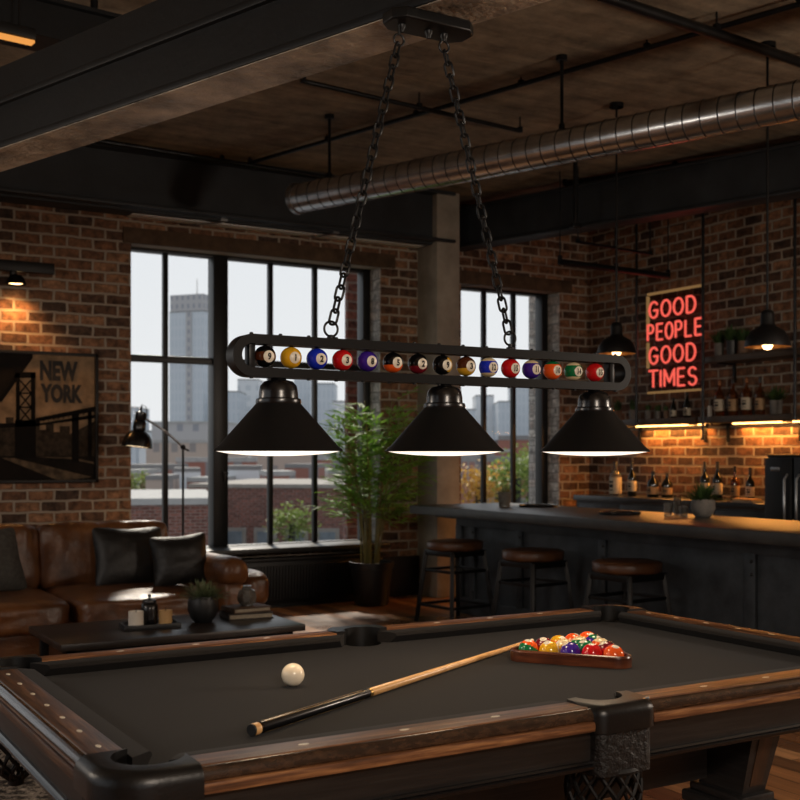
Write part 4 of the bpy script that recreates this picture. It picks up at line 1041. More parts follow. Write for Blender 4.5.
for i in range(16):
    an = 2 * PI * i / 16 + rn.uniform(-.25, .25); r0 = rn.uniform(.02, .11); lean = rn.uniform(.1, .50) * (.6 if math.sin(an) > .2 else 1); Hh = rn.uniform(1.08, 1.58)
    d = Vector((math.cos(an), math.sin(an), 0)); pts = []
    for k in range(9):
        s_ = k / 8; pts.append(d * (r0 + lean * s_ ** 1.7) + Vector((0, 0, .35 + Hh * s_ - .12 * lean * s_ * s_)))
    mc.tube(pts, [.009 - .006 * k / 8 for k in range(9)], 6)
    for k in range(17):
        s_ = .30 + .70 * (k + rn.random() * .6) / 17.3; ii = min(7, int(s_ * 8)); b = pts[ii].lerp(pts[ii + 1], s_ * 8 - ii)
        a2 = an + rn.uniform(-1.7, 1.7); bd = (Vector((math.cos(a2), math.sin(a2), rn.uniform(.1, .7)))).normalized(); BL = rn.uniform(.18, .40) * (1.15 - .5 * s_)
        if b.y > .12: bd.y = -abs(bd.y) * .3
        tip = b + bd * BL + Vector((0, 0, -.05 * BL)); mid_ = b.lerp(tip, .5) + Vector((0, 0, .02)); mc.tube([b, mid_, tip], [.003, .002, .001], 4)
        for j in range(8):
            f_ = .2 + .8 * j / 7; bb_ = b.lerp(mid_, f_ * 2) if f_ < .5 else mid_.lerp(tip, f_ * 2 - 1)
            sd = bd.cross(Vector((0, 0, 1))).normalized() * (1 if j % 2 else -1)
            ld = bd * .8 + sd * rn.uniform(.4, .9) + Vector((0, 0, rn.uniform(-.35, .25))) if j < 7 else bd
            leaf(ml, bb_, ld, rn.uniform(.10, .17), rn.uniform(.022, .034), Vector((rn.uniform(-.3, .3), rn.uniform(-.3, .3), 1)))

for b_ in (mc.b, ml.b):
    for v_ in b_.verts:
        if v_.co.y > .40: v_.co.y = .40 + (v_.co.y - .40) * .15
mc.build('cane', M['cane'], t, 60); ml.build('foliage', M['leaf'], t, 0)

# ------------------------------------------------------------------ bar
XF = 4.95; ZCN = .925
bt_ = thing('bar_counter', 'long charcoal panelled bar counter with worn metal top', 'bar counter', (5.6, 5.1, 0))
def BL(x, y, z): return (x - 5.6, y - 5.1, z)
Y1 = 8.2; Y0 = 2.0; XB_ = 5.95; XBF = 5.38; YE = 8.1
m = MB(); m.box(BL((XF + XB_) / 2, (Y0 + Y1) / 2, ZCN - .036), (XB_ - XF, Y1 - Y0, .072), .008); m.build('countertop', M['counter'], bt_)
m = MB(); m.box(BL((XBF + 5.85) / 2, (Y0 + YE) / 2, .43), (5.85 - XBF, YE - Y0 - .02, .852)); m.build('body', M['bar_panel'], bt_)
def yb(px): return atx(px, 500, XBF).y
stiles = [YE - .04, yb(474), yb(521), yb(604), yb(752), yb(752) - 1.1, Y0 + .05]
m = MB()
m.box(BL(XBF - .012, (Y0 + YE) / 2, .80), (.024, YE - Y0, .11), .003); m.box(BL(XBF - .012, (Y0 + YE) / 2, .07), (.024, YE - Y0, .14), .003)
for i, y in enumerate(stiles): m.box(BL(XBF - .013, y, .44), (.026, .09 if i in (0, 4) else .075, .62), .003)
m.build('panel_frame', M['bar_panel'], bt_)
for y in stiles[1:5]:
    for z in (.7, .62, .2): m = MB(); m.sphere(BL(XBF - .028, y - .02, z), .012, 10, 6); m.build('stud', M['pot_black'], bt_)
m = MB(); m.box(BL((XF + XBF) / 2 + .1, (Y0 + YE) / 2, ZCN - .085), (.3, YE - Y0 - .1, .026)); m.build('overhang_bracket', M['bar_panel'], bt_)

# stools
XS = 5.03
def make_stool():
    t = thing('bar_stool', 'x', 'bar stool', (0, 0, 0), 0, 'bar stools in front of the counter')
    m = MB(); r = .225; m.lathe([(0, .585), (r - .02, .585), (r - .004, .592), (r, .605), (r, .64), (r - .006, .652), (r - .025, .66), (r * .6, .664), (0, .666)], 48); s_ = m.build('seat', M['stool_leather'], t, 50)
    m = MB(); m.tube([((r + .001) * math.cos(2 * PI * i / 48), (r + .001) * math.sin(2 * PI * i / 48), .648) for i in range(48)], .0035, 6, True); m.build('piping', M['stool_leather'], s_)
    m = MB(); h = .165
    for a, b in ((0, -1), (0, 1), (-1, 0), (1, 0)): m.box((a * h, b * h, .562), (.03 if a else 2 * h + .03, .03 if b else 2 * h + .03, .045), .003)
    m.build('seat_frame', M['black_metal'], t)
    for a in (-1, 1):
        for b in (-1, 1): m = MB(); m.bar((a * .165, b * .165, .575), (a * .222, b * .222, .0), .034, .034, (a, -b, 0), .003); m.build('leg', M['black_metal'], t)
    for z, h2 in ((.14, .208), (.42, .181)):
        m = MB()
        for a, b in ((0, -1), (0, 1), (-1, 0), (1, 0)): m.box((a * h2, b * h2, z), (.018 if a else 2 * h2, .018 if b else 2 * h2, .022), .002)
        m.build('stretcher', M['black_metal'], t)
    return t
s0 = make_stool()
for i, (px, lab) in enumerate(((455, 'brown leather bar stool nearest the concrete column'), (533, 'brown leather bar stool in the middle of the three'), (627, 'brown leather bar stool behind the far right pocket of the pool table'))):
    q = dr(px); d = XS / q[0]; loc = (XS, q[1] * d, 0)
    if i == 0: s0.location = loc; s0['label'] = lab; s0.rotation_euler = (0, 0, .12)
    else: dup(s0, loc, .12, lab)

# things on the bar
def bp(px, py): p = atz(px, py, ZCN); return Vector((min(p.x, 5.9), p.y, ZCN + .0005))
p = bp(504.5, 506.5); t = thing('glass_planter', 'small glass tumbler of succulents on the far end of the bar', 'planter', tuple(p))
m = MB(); m.lathe([(0, 0), (.045, 0), (.058, .12), (.054, .12), (.042, .006), (0, .006)], 24); m.build('tumbler', M['glass_smoke'], t)
m = MB(); m.lathe([(0, .008), (.041, .008), (.048, .08), (0, .085)], 20); m.build('soil', M['pot_clay'], t)
m = MB(); tuft(m, .04, .09, 36, .016, .8, .08, .1, 5); m.build('foliage', M['leaf_grey'], t, 0)
p = bp(703, 517.5); potted(tuple(p), .083, .125, .15, 150, 'stone bowl pot with spiky green plant on the bar counter', 'pot_grey', 'leaf_dark', bowl=True, spread=1.2, lw=.014, seed=9)
for px, py, w, lab in ((538, 504.5, .16, 'round dark tray on the bar beside the glass tumbler'), (620, 514.5, .15, 'round dark tray on the bar under the right lamp shade')):
    q = bp(px, py); q.x = 5.68 if px < 600 else q.x; q.y = dr(px)[1] * q.x / dr(px)[0]
    m = MB(); m.lathe([(0, .004), (w - .01, .004), (w - .006, .016), (w, .018), (w - .002, .004), (w - .012, 0), (0, 0)], 40); o = m.build('round_tray', M['gloss_black'], None, 40); o.location = q; tag(o, lab, 'tray', 'round trays on the bar')
gl = [(668, 516, .03, .09, 'squat'), (677, 513.5, .026, .13, 'slim'), (684, 516.5, .032, .075, 'low')]
for i, (px, py, r, h, k_) in enumerate(gl):
    q = bp(px, py); q.x = min(q.x, 5.75); q.y = dr(px)[1] * q.x / dr(px)[0]
    m = MB(); m.lathe([(0, 0), (r * .85, 0), (r, h), (r - .003, h), (r * .85 - .003, .006), (0, .006)], 20); o = m.build('drinking_glass', M['glass_clear'], None, 40); o.location = q
    tag(o, ['squat clear glass, left of the three beside the bar plant', 'tall clear glass in the middle of the three beside the bar plant', 'low clear glass next to the bar plant'][i], 'glass', 'glasses on the bar')

# back counter
XBC = 7.28; ZBC = .95; yl = atx(572, 500, XBC).y; yr = 6.36
t = thing('back_counter', 'dark back counter with cupboards along the brick wall behind the bar', 'counter', ((XBC + XR) / 2, (yl + yr) / 2, 0))
m = MB(); m.box((0, 0, ZBC - .025), (XR - XBC - .03, yl - yr, .05), .006); m.build('countertop', M['counter_dark'], t)
m = MB(); m.box((.015, 0, .45), (XR - XBC - .07, yl - yr - .02, .9)); m.build('body', M['bar_panel'], t)
for k in range(4):
    w = (yl - yr - .1) / 4; m = MB(); m.box((-(XR - XBC) / 2 + .05, -(yl - yr) / 2 + .05 + w * (k + .5), .5), (.02, w - .02, .74), .004); dd_ = m.build('door', M['bar_panel'], t)
    m = MB(); m.box((-(XR - XBC) / 2 + .03, -(yl - yr) / 2 + .05 + w * (k + .5), .82), (.015, .12, .012), .003); m.build('handle', M['steel'], dd_)
# fridge
XFr = 7.18; y1 = atx(765, 480, XFr).y; y2 = atx(793.5, 480, XFr).y; y3 = y2 - .55; zf = atx(778, 454, XFr).z
t = thing('fridge', 'black two-door bar fridge at the right end of the back counter', 'fridge', ((XFr + XR) / 2, (y1 + y3) / 2, 0)); yc = (y1 + y3) / 2; xc = (XFr + XR) / 2
m = MB(); m.box((.0, 0, zf / 2), (XR - XFr - .06, y1 - y3, zf - .012), .006); m.build('cabinet', M['satin_black'], t)
m = MB(); m.box((-.01, 0, zf - .006), (XR - XFr - .03, y1 - y3 + .01, .012), .002); m.build('top_edge', M['brass'], t)
for a, b in ((y1, y2 + .006), (y2 - .006, y3)):
    m = MB(); m.box((XFr - xc + .01, (a + b) / 2 - yc, zf / 2), (.04, abs(a - b) - .008, zf - .06), .006); d_ = m.build('door', M['satin_black'], t)
    yh = (b + .045 - yc) if a == y1 else (a - .06 - yc)
    m = MB(); m.tube([(XFr - xc - .01, yh, zf - .16), (XFr - xc - .045, yh, zf - .2), (XFr - xc - .045, yh, zf - .62), (XFr - xc - .01, yh, zf - .66)], .009, 8); m.build('handle', M['steel'], d_)
m = MB(); yq = atx(776, 466, XFr).y; m.box((XFr - xc - .012, yq - yc, zf - .12), (.008, .09, .03), .004); m.build('badge', M['steel'], t)

# wall shelves on hanging rods
XSF = 7.58
def shelf(pxa, pxb, z, lab, led=None):
    ya, yb_ = atx(pxa, 400, XSF).y, atx(pxb, 400, XSF).y
    t = thing('wall_shelf', lab, 'shelf', ((XSF + XR) / 2, (ya + yb_) / 2, z))
    w = XR - XSF; m = MB(); m.box((0, 0, -.03), (w, ya - yb_, .06), .005); m.build('board', M['shelf_wood'], t)
    for s_ in (-1, 1):
        m = MB(); m.box((w / 2 - .012, s_ * ((ya - yb_) / 2 - .12), -.14), (.02, .025, .18)); m.box((.02, s_ * ((ya - yb_) / 2 - .12), -.066), (w - .06, .025, .012)); m.build('bracket', M['black_metal'], t)
    if led:
        la, lb_ = atx(led[0], 400, XSF).y, atx(led[1], 400, XSF).y; yc = (la + lb_) / 2
        m = MB(); m.box((.02, yc - (ya + yb_) / 2, -.066), (.02, la - lb_, .012)); m.build('led_strip', M['led'], t, 0, 'glowing warm light strip')
        L = lamp('shelf_strip_light', 'AREA', (XR - .07, yc, z - .075), 34, 'ffa850', shape='RECTANGLE', size=.02, size_y=la - lb_); L.rotation_euler = (0, math.radians(-18), 0)
        L.rotation_euler = (0, math.radians(25), 0)
    return ya, yb_
ZU = atx(752, 352, XSF).z; ZL = atx(745, 415, XSF).z
shelf(704, 806, ZU, 'upper plank shelf with pot plants, right of the neon sign')
shelf(698, 791, ZL, 'lower plank shelf with four bottles and a glowing strip beneath', (721, 791))
shelf(612, 695, ZL, 'lower plank shelf with small pots under the neon sign', (625, 692))
for i, (px, yb_) in enumerate(((636.5, 425), (703, 440), (795, 420))):
    p = atx(px, yb_, XSF - .03); m = MB(); m.cyl((p.x, p.y, p.z), (p.x, p.y, ZC), .014, seg=10); m.cyl((p.x, p.y, p.z), (p.x, p.y, p.z + .02), .025, seg=12)
    tag(m.build('shelf_rod', M['pipe']), ['thin black hanging rod left of the neon sign', 'thin black hanging rod between neon sign and shelves', 'thin black hanging rod right of the shelves'][i], 'rod')

# bottles
def bottle_proto(name, prof, glass, lab_z, r, cap, capz, label_mat, liquid=None):
    t = thing(name, 'x', 'bottle'); m = MB(); m.lathe(prof, 28); m.build('glass_body', M[glass], t, 40)
    m = MB(); m.lathe([(r + .0008, lab_z[0]), (r + .0012, lab_z[0] + .001), (r + .0012, lab_z[1] - .001), (r + .0008, lab_z[1])], 28); lb_ = m.build('paper_label', M[label_mat], t)
    m = MB(); zz = (lab_z[0] + lab_z[1]) / 2; hh = lab_z[1] - lab_z[0]
    for k, (f_, hgt) in enumerate(((.72, .12), (.48, .2), (.22, .06))): m.lathe([(r + .0016, zz - hh / 2 + hh * (f_ - hgt / 2)), (r + .0018, zz - hh / 2 + hh * f_), (r + .0016, zz - hh / 2 + hh * (f_ + hgt / 2))], 28)
    for q in m.b.verts[:]:
        a_ = math.atan2(q.co.y, q.co.x); pass
    bmesh.ops.delete(m.b, geom=[f for f in m.b.faces if abs(math.atan2(f.calc_center_median().y, -f.calc_center_median().x)) > .55], context='FACES')
    m.build('label_band', M['ink'], lb_)
    m = MB(); rc, z0, z1 = capz; m.lathe([(rc, z0), (rc + .0015, z0), (rc + .0015, z1 - .002), (rc, z1), (0, z1)], 18); m.build('cap', M[cap], t)
    return t
def bprof(r, h, sh, nr): return [(0, 0), (r - .004, 0), (r, .006), (r, sh), (r * .92, sh + .018), (r * .6, sh + .04), (nr + .002, sh + .06), (nr, sh + .075), (nr, h - .01), (nr + .002, h - .008), (nr + .002, h), (0, h)]
P_ = {}
P_['clear'] = bottle_proto('liquor_bottle', bprof(.046, .33, .18, .014), 'glass_amber', (.05, .155), .046, 'cap_copper', (.0145, .285, .335), 'label')
P_['amber'] = bottle_proto('liquor_bottle', bprof(.044, .34, .18, .013), 'glass_amber', (.045, .15), .044, 'cap_dark', (.0135, .29, .345), 'label_tan')
P_['dark'] = bottle_proto('wine_bottle', bprof(.042, .34, .185, .014), 'glass_dark', (.05, .15), .042, 'cap_dark', (.0145, .27, .343), 'label')
P_['pale'] = bottle_proto('liquor_bottle', bprof(.06, .33, .19, .016), 'glass_clear', (.02, .18), .06, 'cap_dark', (.0165, .27, .335), 'label')
P_['squat'] = bottle_proto('decanter', bprof(.055, .24, .13, .016), 'glass_dark', (.03, .1), .055, 'cap_dark', (.0165, .22, .25), 'label_tan')
P_['small'] = bottle_proto('small_bottle', bprof(.03, .2, .1, .01), 'glass_dark', (.02, .08), .03, 'cap_dark', (.0105, .18, .205), 'label')
used = set()
def put(kind, loc, rz, lab, group, scale=1):
    if kind in used: o = dup(P_[kind], loc, rz, lab, group)
    else:
        o = P_[kind]; used.add(kind); o.location = loc; o.rotation_euler = (0, 0, rz); o['label'] = lab; o['group'] = group
    o.scale = (scale,) * 3; return o
XBt = 7.68
def sh(px, X, z): q = dr(px); d = X / q[0]; return (X, q[1] * d, z)
g = 'bottles on the lower shelf'
put('clear', sh(719.5, XBt, ZL), .1, 'amber bottle with cream label and copper cap, leftmost on the bottle shelf', g)
put('amber', sh(733, XBt, ZL), -.1, 'dark-capped bottle second from left on the bottle shelf', g)
put('clear', sh(746.5, XBt, ZL), .2, 'copper-capped bottle third from left on the bottle shelf', g, 1.02)
put('amber', sh(760, XBt, ZL), 0, 'bottle fourth from left, beside the potted plant on the shelf', g, .97)
g = 'bottles on the back counter'
put('pale', sh(615.5, 7.5, ZBC), 0, 'broad pale bottle with large label, leftmost on the back counter', g)
put('dark', sh(632, 7.5, ZBC), .2, 'dark wine bottle with white label beside the broad pale bottle', g)
put('squat', sh(653, 7.5, ZBC), 0, 'squat dark decanter left of its twin on the back counter', g)
put('squat', sh(667, 7.56, ZBC), .5, 'squat dark decanter right of its twin on the back counter', g, .95)
put('dark', sh(705, 7.5, ZBC), .1, 'dark wine bottle behind the spiky bar plant, left of a pair', g)
put('dark', sh(717.5, 7.5, ZBC), -.2, 'dark wine bottle behind the spiky bar plant, right of a pair', g)
put('amber', sh(735, 7.55, ZBC), .1, 'amber bottle behind the stacked boards on the back counter', g, .88)
put('dark', sh(750, 7.5, ZBC), .3, 'dark bottle behind the stacked boards, nearest the fridge', g, .86)
q = sh(747, 7.36, ZBC)
for k, (w, dz) in enumerate(((.24, 0), (.2, .018))):
    m = MB(); m.box((0, 0, .008), (.13, w, .016), .003); o = m.build('chopping_board', M['maple'] if k else M['paper']); o.location = (q[0], q[1], q[2] + dz)
    tag(o, ['pale board at the bottom of the stack on the back counter', 'smaller wooden board on top of the stack on the back counter'][k], 'board', 'boards on the back counter')
# small things on the left lower shelf
g = 'small pots on the lower shelf'
for i, (px, r, h, fh, pot, lab) in enumerate(((618, .05, .1, .13, 'pot_clay', 'clay pot plant at the left end of the lower shelf'), (633, .05, .1, .12, 'pot_grey', 'grey pot plant second from left on the lower shelf'), (648, .036, .09, .07, 'pot_grey', 'slim grey pot plant third from left on the lower shelf'),
                                             (658, .034, .075, .08, 'pot_grey', 'small grey pot plant fourth from left on the lower shelf'), (666, .032, .075, .06, 'pot_clay', 'small clay pot plant fifth from left on the lower shelf'))):
    potted(sh(px, XBt, ZL), r * .85, h, fh, 60, lab, pot, 'leaf_dark', .85, .4, .014, 20 + i, g)
put('small', sh(673.5, XBt, ZL), 0, 'small dark bottle left of the last bottle under the neon sign', 'small bottles under the neon sign', .95)
put('small', sh(687, XBt, ZL), .3, 'small dark bottle at the right end under the neon sign', 'small bottles under the neon sign', 1.15)
potted(sh(776, XBt, ZL), .056, .12, .15, 110, 'grey pot plant at the right end of the bottle shelf', 'pot_grey', 'leaf_dark', .85, .9, .018, 31)
m = MB(); m.lathe([(0, 0), (.02, 0), (.02, .1), (.017, .1), (.016, .006), (0, .006)], 16); o = m.build('shot_glass', M['wax_white']); o.location = sh(710, XBt, ZL); tag(o, 'narrow white cup left of the bottles on the shelf', 'cup')
g = 'pot plants on the upper shelf'
for i, (px, r, h, fh, pot, lab) in enumerate(((719, .052, .12, .15, 'pot_grey', 'grey pot plant, left of the three on the upper shelf'), (732, .056, .13, .17, 'pot_black', 'black pot with bushy plant, middle of the upper shelf'), (743, .05, .115, .14, 'pot_clay', 'clay pot plant, right of the three on the upper shelf'))):
    potted(sh(px, XBt, ZU), r * .9, h, fh, 110, lab, pot, 'leaf_dark', .85, .75, .017, 40 + i, g)

# bar pendants
def pendant(px, py, lab):
    q = dr(px); d = 5.4 / q[0]; z = EYE + (HOR - py) / F * d
    t = thing('pendant_lamp', lab, 'pendant lamp', (5.4, q[1] * d, z), 0, 'dome pendants over the bar')
    r = .137; pr = [(r, 0), (r * .99, .02), (r * .9, .06), (r * .7, .1), (.05, .125)]
    m = MB(); m.lathe(pr + [(.042, .14), (.042, .19), (.036, .215), (.02, .225), (0, .225)], 40); s_ = m.build('lamp_shade', M['satin_black'], t, 50)
    m = MB(); m.lathe([(r - .002, .001)] + [(a - .004, b + .0) for a, b in pr[1:]] + [(0, .12)], 40); m.build('shade_lining', M['copper_inner'], s_, 60, 'copper inside of the shade')
    m = MB(); m.lathe([(0, -.018), (.02, -.013), (.031, .004), (.031, .02), (.018, .045), (.014, .08), (0, .08)], 24); m.build('bulb', M['bulb_warm'], t, 60)
    m = MB(); m.cyl((0, 0, .22), (0, 0, ZC - z), .008, seg=10); m.lathe([(.05, ZC - z - .03), (.05, ZC - z), (0, ZC - z)], 20); m.build('stem', M['black_metal'], t)
    lamp('pendant_glow', 'SPOT', (5.4, q[1] * d, z - .03), 2.0, 'ffbe80', .03, (0, 0, 0), spot_size=math.radians(140), spot_blend=.5)
pendant(616.5, 354, 'black dome pendant lamp left of the neon sign above the bar')
pendant(767.5, 347, 'black dome pendant lamp right of the neon sign above the bar')

# neon sign
XN = XR - .05
ya, yb_ = atx(648, 340, XN).y, atx(701, 340, XN).y; zt, zb = 2.94, 1.965
sg = thing('neon_sign', 'red neon sign reading GOOD PEOPLE GOOD TIMES on the brick wall', 'neon sign', (XN, (ya + yb_) / 2, (zt + zb) / 2))
WN, HN = ya - yb_, zt - zb
m = MB(); m.box((.02, 0, 0), (.012, WN, HN), .002); 
t_ = NT('smoked_acrylic'); tr_ = t_.n('ShaderNodeBsdfTransparent'); tr_.inputs[0].default_value = (.85, .8, .77, 1); g_ = t_.n('ShaderNodeBsdfPrincipled'); g_.inputs['Base Color'].default_value = lin('1a1210'); g_.inputs['Roughness'].default_value = .3
mx_ = t_.n('ShaderNodeMixShader'); mx_.inputs[0].default_value = .2; t_.l(tr_.outputs[0], mx_.inputs[1]); t_.l(g_.outputs[0], mx_.inputs[2]); t_.l(mx_.outputs[0], t_.out.inputs[0])
m.build('backing_panel', t_.m, sg)
m = MB()
for z in (HN / 2, -HN / 2): m.box((0, 0, z), (.03, WN, .022), .003)
m.box((0, WN / 2, HN * .30), (.03, .022, HN * .36), .003); m.box((0, WN / 2, -HN * .12), (.03, .02, HN * .26), .003)
m.build('frame_edge', M['frame_glow'], sg)
m = MB()
for y in (-WN / 2 + .05, WN / 2 - .05):
    for z in (HN / 2 - .06, -HN / 2 + .06): m.cyl((.02, y, z), (.052, y, z), .012, seg=10)
m.build('standoff', M['steel'], sg)
GLY = {'G': [arc(.5, .5, .42, .5, 40, 320, 22) + [(.86, .46), (.52, .46)]], 'O': [arc(.5, .5, .42, .5, 0, 360, 28)], 'D': [[(.12, 0), (.12, 1), (.42, 1)] + arc(.42, .5, .45, .5, 90, -90, 16) + [(.12, 0)]],
       'P': [[(.14, 0), (.14, 1), (.5, 1)] + arc(.5, .74, .34, .26, 90, -90, 12) + [(.14, .48)]], 'E': [[(.82, 1), (.14, 1), (.14, 0), (.84, 0)], [(.14, .52), (.74, .52)]], 'L': [[(.14, 1), (.14, 0), (.82, 0)]],
       'T': [[(.02, 1), (.98, 1)], [(.5, 1), (.5, 0)]], 'I': [[(.5, 1), (.5, 0)]], 'M': [[(.06, 0), (.06, 1), (.5, .25), (.94, 1), (.94, 0)]],
       'S': [arc(.5, .75, .36, .25, 25, 255, 14) + arc(.5, .25, .38, .25, 80, -160, 14)]}
words = [('GOOD', .015, .955, [1, 1, 1, 1]), ('PEOPLE', -.02, 1.06, [1] * 6), ('GOOD', .015, .955, [1, 1, 1, 1]), ('TIMES', .02, .965, [1, .42, 1.2, 1, 1])]
zy = [(2.905, 2.70), (2.645, 2.45), (2.395, 2.195), (2.15, 1.995)]
def signz(py): return atx(674, py, XN).z
rowsy = [(299, 315), (322, 338), (345.5, 362), (369, 386)]
for (wd, a, b, wts), (pt0, pb0) in zip(words, rowsy):
    m = MB(); z1, z0 = signz(pt0) - sg.location.z, signz(pb0) - sg.location.z; x0 = WN / 2 - a * WN; tot = (b - a) * WN; tw = sum(wts)
    cur = 0
    for ch, w in zip(wd, wts):
        cw = tot * w / tw; gw = cw * .86
        for stroke in GLY[ch]:
            pts = [(-.012, x0 - (cur + cw * .07 + gw * s_), z0 + (z1 - z0) * v_) for s_, v_ in stroke]
            dense = []
            for A_, B_ in zip(pts, pts[1:]):
                if (Vector(A_) - Vector(B_)).length > 1e-4: dense += [Vector(A_), Vector(A_).lerp(Vector(B_), .06), Vector(A_).lerp(Vector(B_), .94)]
            dense.append(Vector(pts[-1])); m.tube(dense, .0112, 8)
        cur += cw
    m.build('neon_word', M['neon'], sg, 60, 'red glowing word ' + wd)
L = lamp('neon_glow', 'AREA', (XN - .06, (ya + yb_) / 2, (zt + zb) / 2), .5, 'ff5a45', shape='RECTANGLE', size=.9, size_y=.65); L.rotation_euler = (0, math.radians(90), 0)

# ------------------------------------------------------------------ city outside
GZ = -15
def facade(name, wallc, glassc, bw, rh, ms, rough=.6):
    t = NT(name); tc = t.n('ShaderNodeTexCoord'); sp = t.n('ShaderNodeSeparateXYZ'); t.l(tc.outputs['Object'], sp.inputs[0])
    ad = t.n('ShaderNodeMath', operation='ADD'); t.l(sp.outputs[0], ad.inputs[0]); t.l(sp.outputs[1], ad.inputs[1])
    cb = t.n('ShaderNodeCombineXYZ'); t.l(ad.outputs[0], cb.inputs[0]); t.l(sp.outputs[2], cb.inputs[1])
    b = t.n('ShaderNodeTexBrick'); b.offset = 0
    for k, val in (('Scale', 1), ('Mortar Size', ms), ('Mortar Smooth', 0), ('Brick Width', bw), ('Row Height', rh)): b.inputs[k].default_value = val
    b.inputs['Color1'].default_value = lin(glassc); b.inputs['Color2'].default_value = lin(glassc); b.inputs['Mortar'].default_value = lin(wallc); t.l(cb.outputs[0], b.inputs['Vector'])
    t.bsdf(b.outputs['Color'], rough, 0, None, .3); return t.m
FM = dict(tower=facade('hazy_tower_facade', 'b9bfc6', 'a9b3bd', 1.6, 4, .6), pale=facade('pale_facade', 'c9ccd0', 'b6bcc2', 4, 4, 1.0), grey=facade('grey_facade', 'a5a4a6', '878a92', 2.4, 3.2, .75), tan=facade('tan_facade', 'a89a90', '85807f', 2.2, 3.2, .7),  # haze is put into the pale tower and pale tones of far blocks
          red=facade('red_facade', '8b5f54', '7d7a7c', 2.4, 3.4, .85), brick=brick('city_brick', '5f3e38', '6f4840', '7c5148', '7a6c66', .3, .1, .015, .1))
FM['pane'] = mottle('city_window_pane', '5c666e', '78828a', 3, .3, 0, 0); FM['roof'] = mottle('pale_flat_roof', '8f8f8e', 'a3a3a2', 2, .8, 0, 0); FM['roofd'] = mottle('grey_flat_roof', '6f6e6e', '807f7f', 2, .8, 0, 0); FM['stone'] = mottle('pale_stone', '7d7872', '8d8882', 3, .8, 0, 0)
def bld(px0, px1, yt, d, depth, mat, lab, roof='roofd', rz=0, wins=0, name='building', parapet=.4):
    mid_ = dr((px0 + px1) / 2); w = (px1 - px0) / F * d; ztop = EYE + (HOR - yt) / F * d
    t = thing(name, lab, 'building', (mid_[0] * (d + depth / 2), mid_[1] * (d + depth / 2), GZ), -TH + rz, 'city beyond the windows')
    h = ztop - GZ; m = MB(); m.box((0, 0, h / 2), (w, depth, h)); m.build('facade', FM[mat], t, 0)
    m = MB(); m.box((0, 0, h + parapet * .5), (w * 1.01, depth * 1.01, parapet)); m.build('roof', FM[roof], t, 0)
    for k in range(wins):
        for r_ in range(3):
            x = -w / 2 + w * (k + .5) / wins; z = h - 2.6 - r_ * 3.6; ww = min(1.5, w / wins * .5)
            m = MB(); m.box((x, -depth / 2 - .02, z), (ww + .3, .1, 2.1)); f_ = m.build('window', FM['stone'], t, 0)
            m = MB(); m.box((x, -depth / 2 - .08, z), (ww, .06, 1.8)); m.build('pane', FM['pane'], f_, 0)
    return t
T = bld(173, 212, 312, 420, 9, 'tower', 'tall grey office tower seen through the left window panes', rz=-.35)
hT = EYE + (HOR - 312) / F * 420 - GZ
m = MB(); m.box((0, 0, hT + 3.4), (14.0, 8.6, 6.4)); m.box((1.2, -4.6, hT / 2), (2.4, .5, hT)); m.build('penthouse', FM['grey'], T, 0)
m = MB(); m.cyl((2, 0, hT + 6.4), (2, 0, hT + 13), .2, .1, 6); m.build('mast', FM['stone'], T)
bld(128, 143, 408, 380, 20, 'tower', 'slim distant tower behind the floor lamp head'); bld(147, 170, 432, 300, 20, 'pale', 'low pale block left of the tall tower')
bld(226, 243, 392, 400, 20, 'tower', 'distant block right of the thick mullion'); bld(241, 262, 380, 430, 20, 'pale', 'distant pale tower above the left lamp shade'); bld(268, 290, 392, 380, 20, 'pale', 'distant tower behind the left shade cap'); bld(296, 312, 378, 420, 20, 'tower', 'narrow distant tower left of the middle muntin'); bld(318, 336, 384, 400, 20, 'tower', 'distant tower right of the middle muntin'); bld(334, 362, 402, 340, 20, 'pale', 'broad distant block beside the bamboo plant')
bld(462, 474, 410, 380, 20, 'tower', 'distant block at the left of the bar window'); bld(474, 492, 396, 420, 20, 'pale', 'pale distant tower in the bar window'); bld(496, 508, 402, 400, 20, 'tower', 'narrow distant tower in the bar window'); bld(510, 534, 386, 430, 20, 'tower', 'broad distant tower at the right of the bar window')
bld(160, 235, 424, 170, 14, 'grey', 'grey stepped block below the tall tower', 'roof'); bld(150, 250, 443, 138, 10, 'tan', 'long tan block below the grey stepped block', 'roof', .1)
bld(125, 178, 470, 80, 6, 'red', 'red brick row behind the floor lamp pole', 'roofd', -.1); bld(178, 258, 462, 96, 6, 'red', 'red brick row behind the thick mullion', 'roof', .12); bld(255, 330, 452, 114, 8, 'tan', 'tan brick row under the left lamp shade', 'roofd'); bld(322, 380, 460, 84, 6, 'red', 'red brick row beside the bamboo plant', 'roof', -.1)
bld(120, 216, 505, 34, 9, 'brick', 'near red brick building with pale flat roof in the left panes', 'roof', .22, 3, parapet=.2); bld(214, 372, 488, 44, 10, 'brick', 'near red brick building with stone coping in the right panes', 'stone', -.12, 5, parapet=.15)
bld(455, 520, 444, 110, 12, 'tan', 'tan brick block in the bar window', 'roofd', .1); bld(460, 500, 462, 75, 10, 'red', 'red brick house at the left of the bar window', 'roofd', .15, 3); bld(498, 545, 440, 100, 10, 'red', 'red brick house at the right of the bar window', 'roofd', -.1, 3)
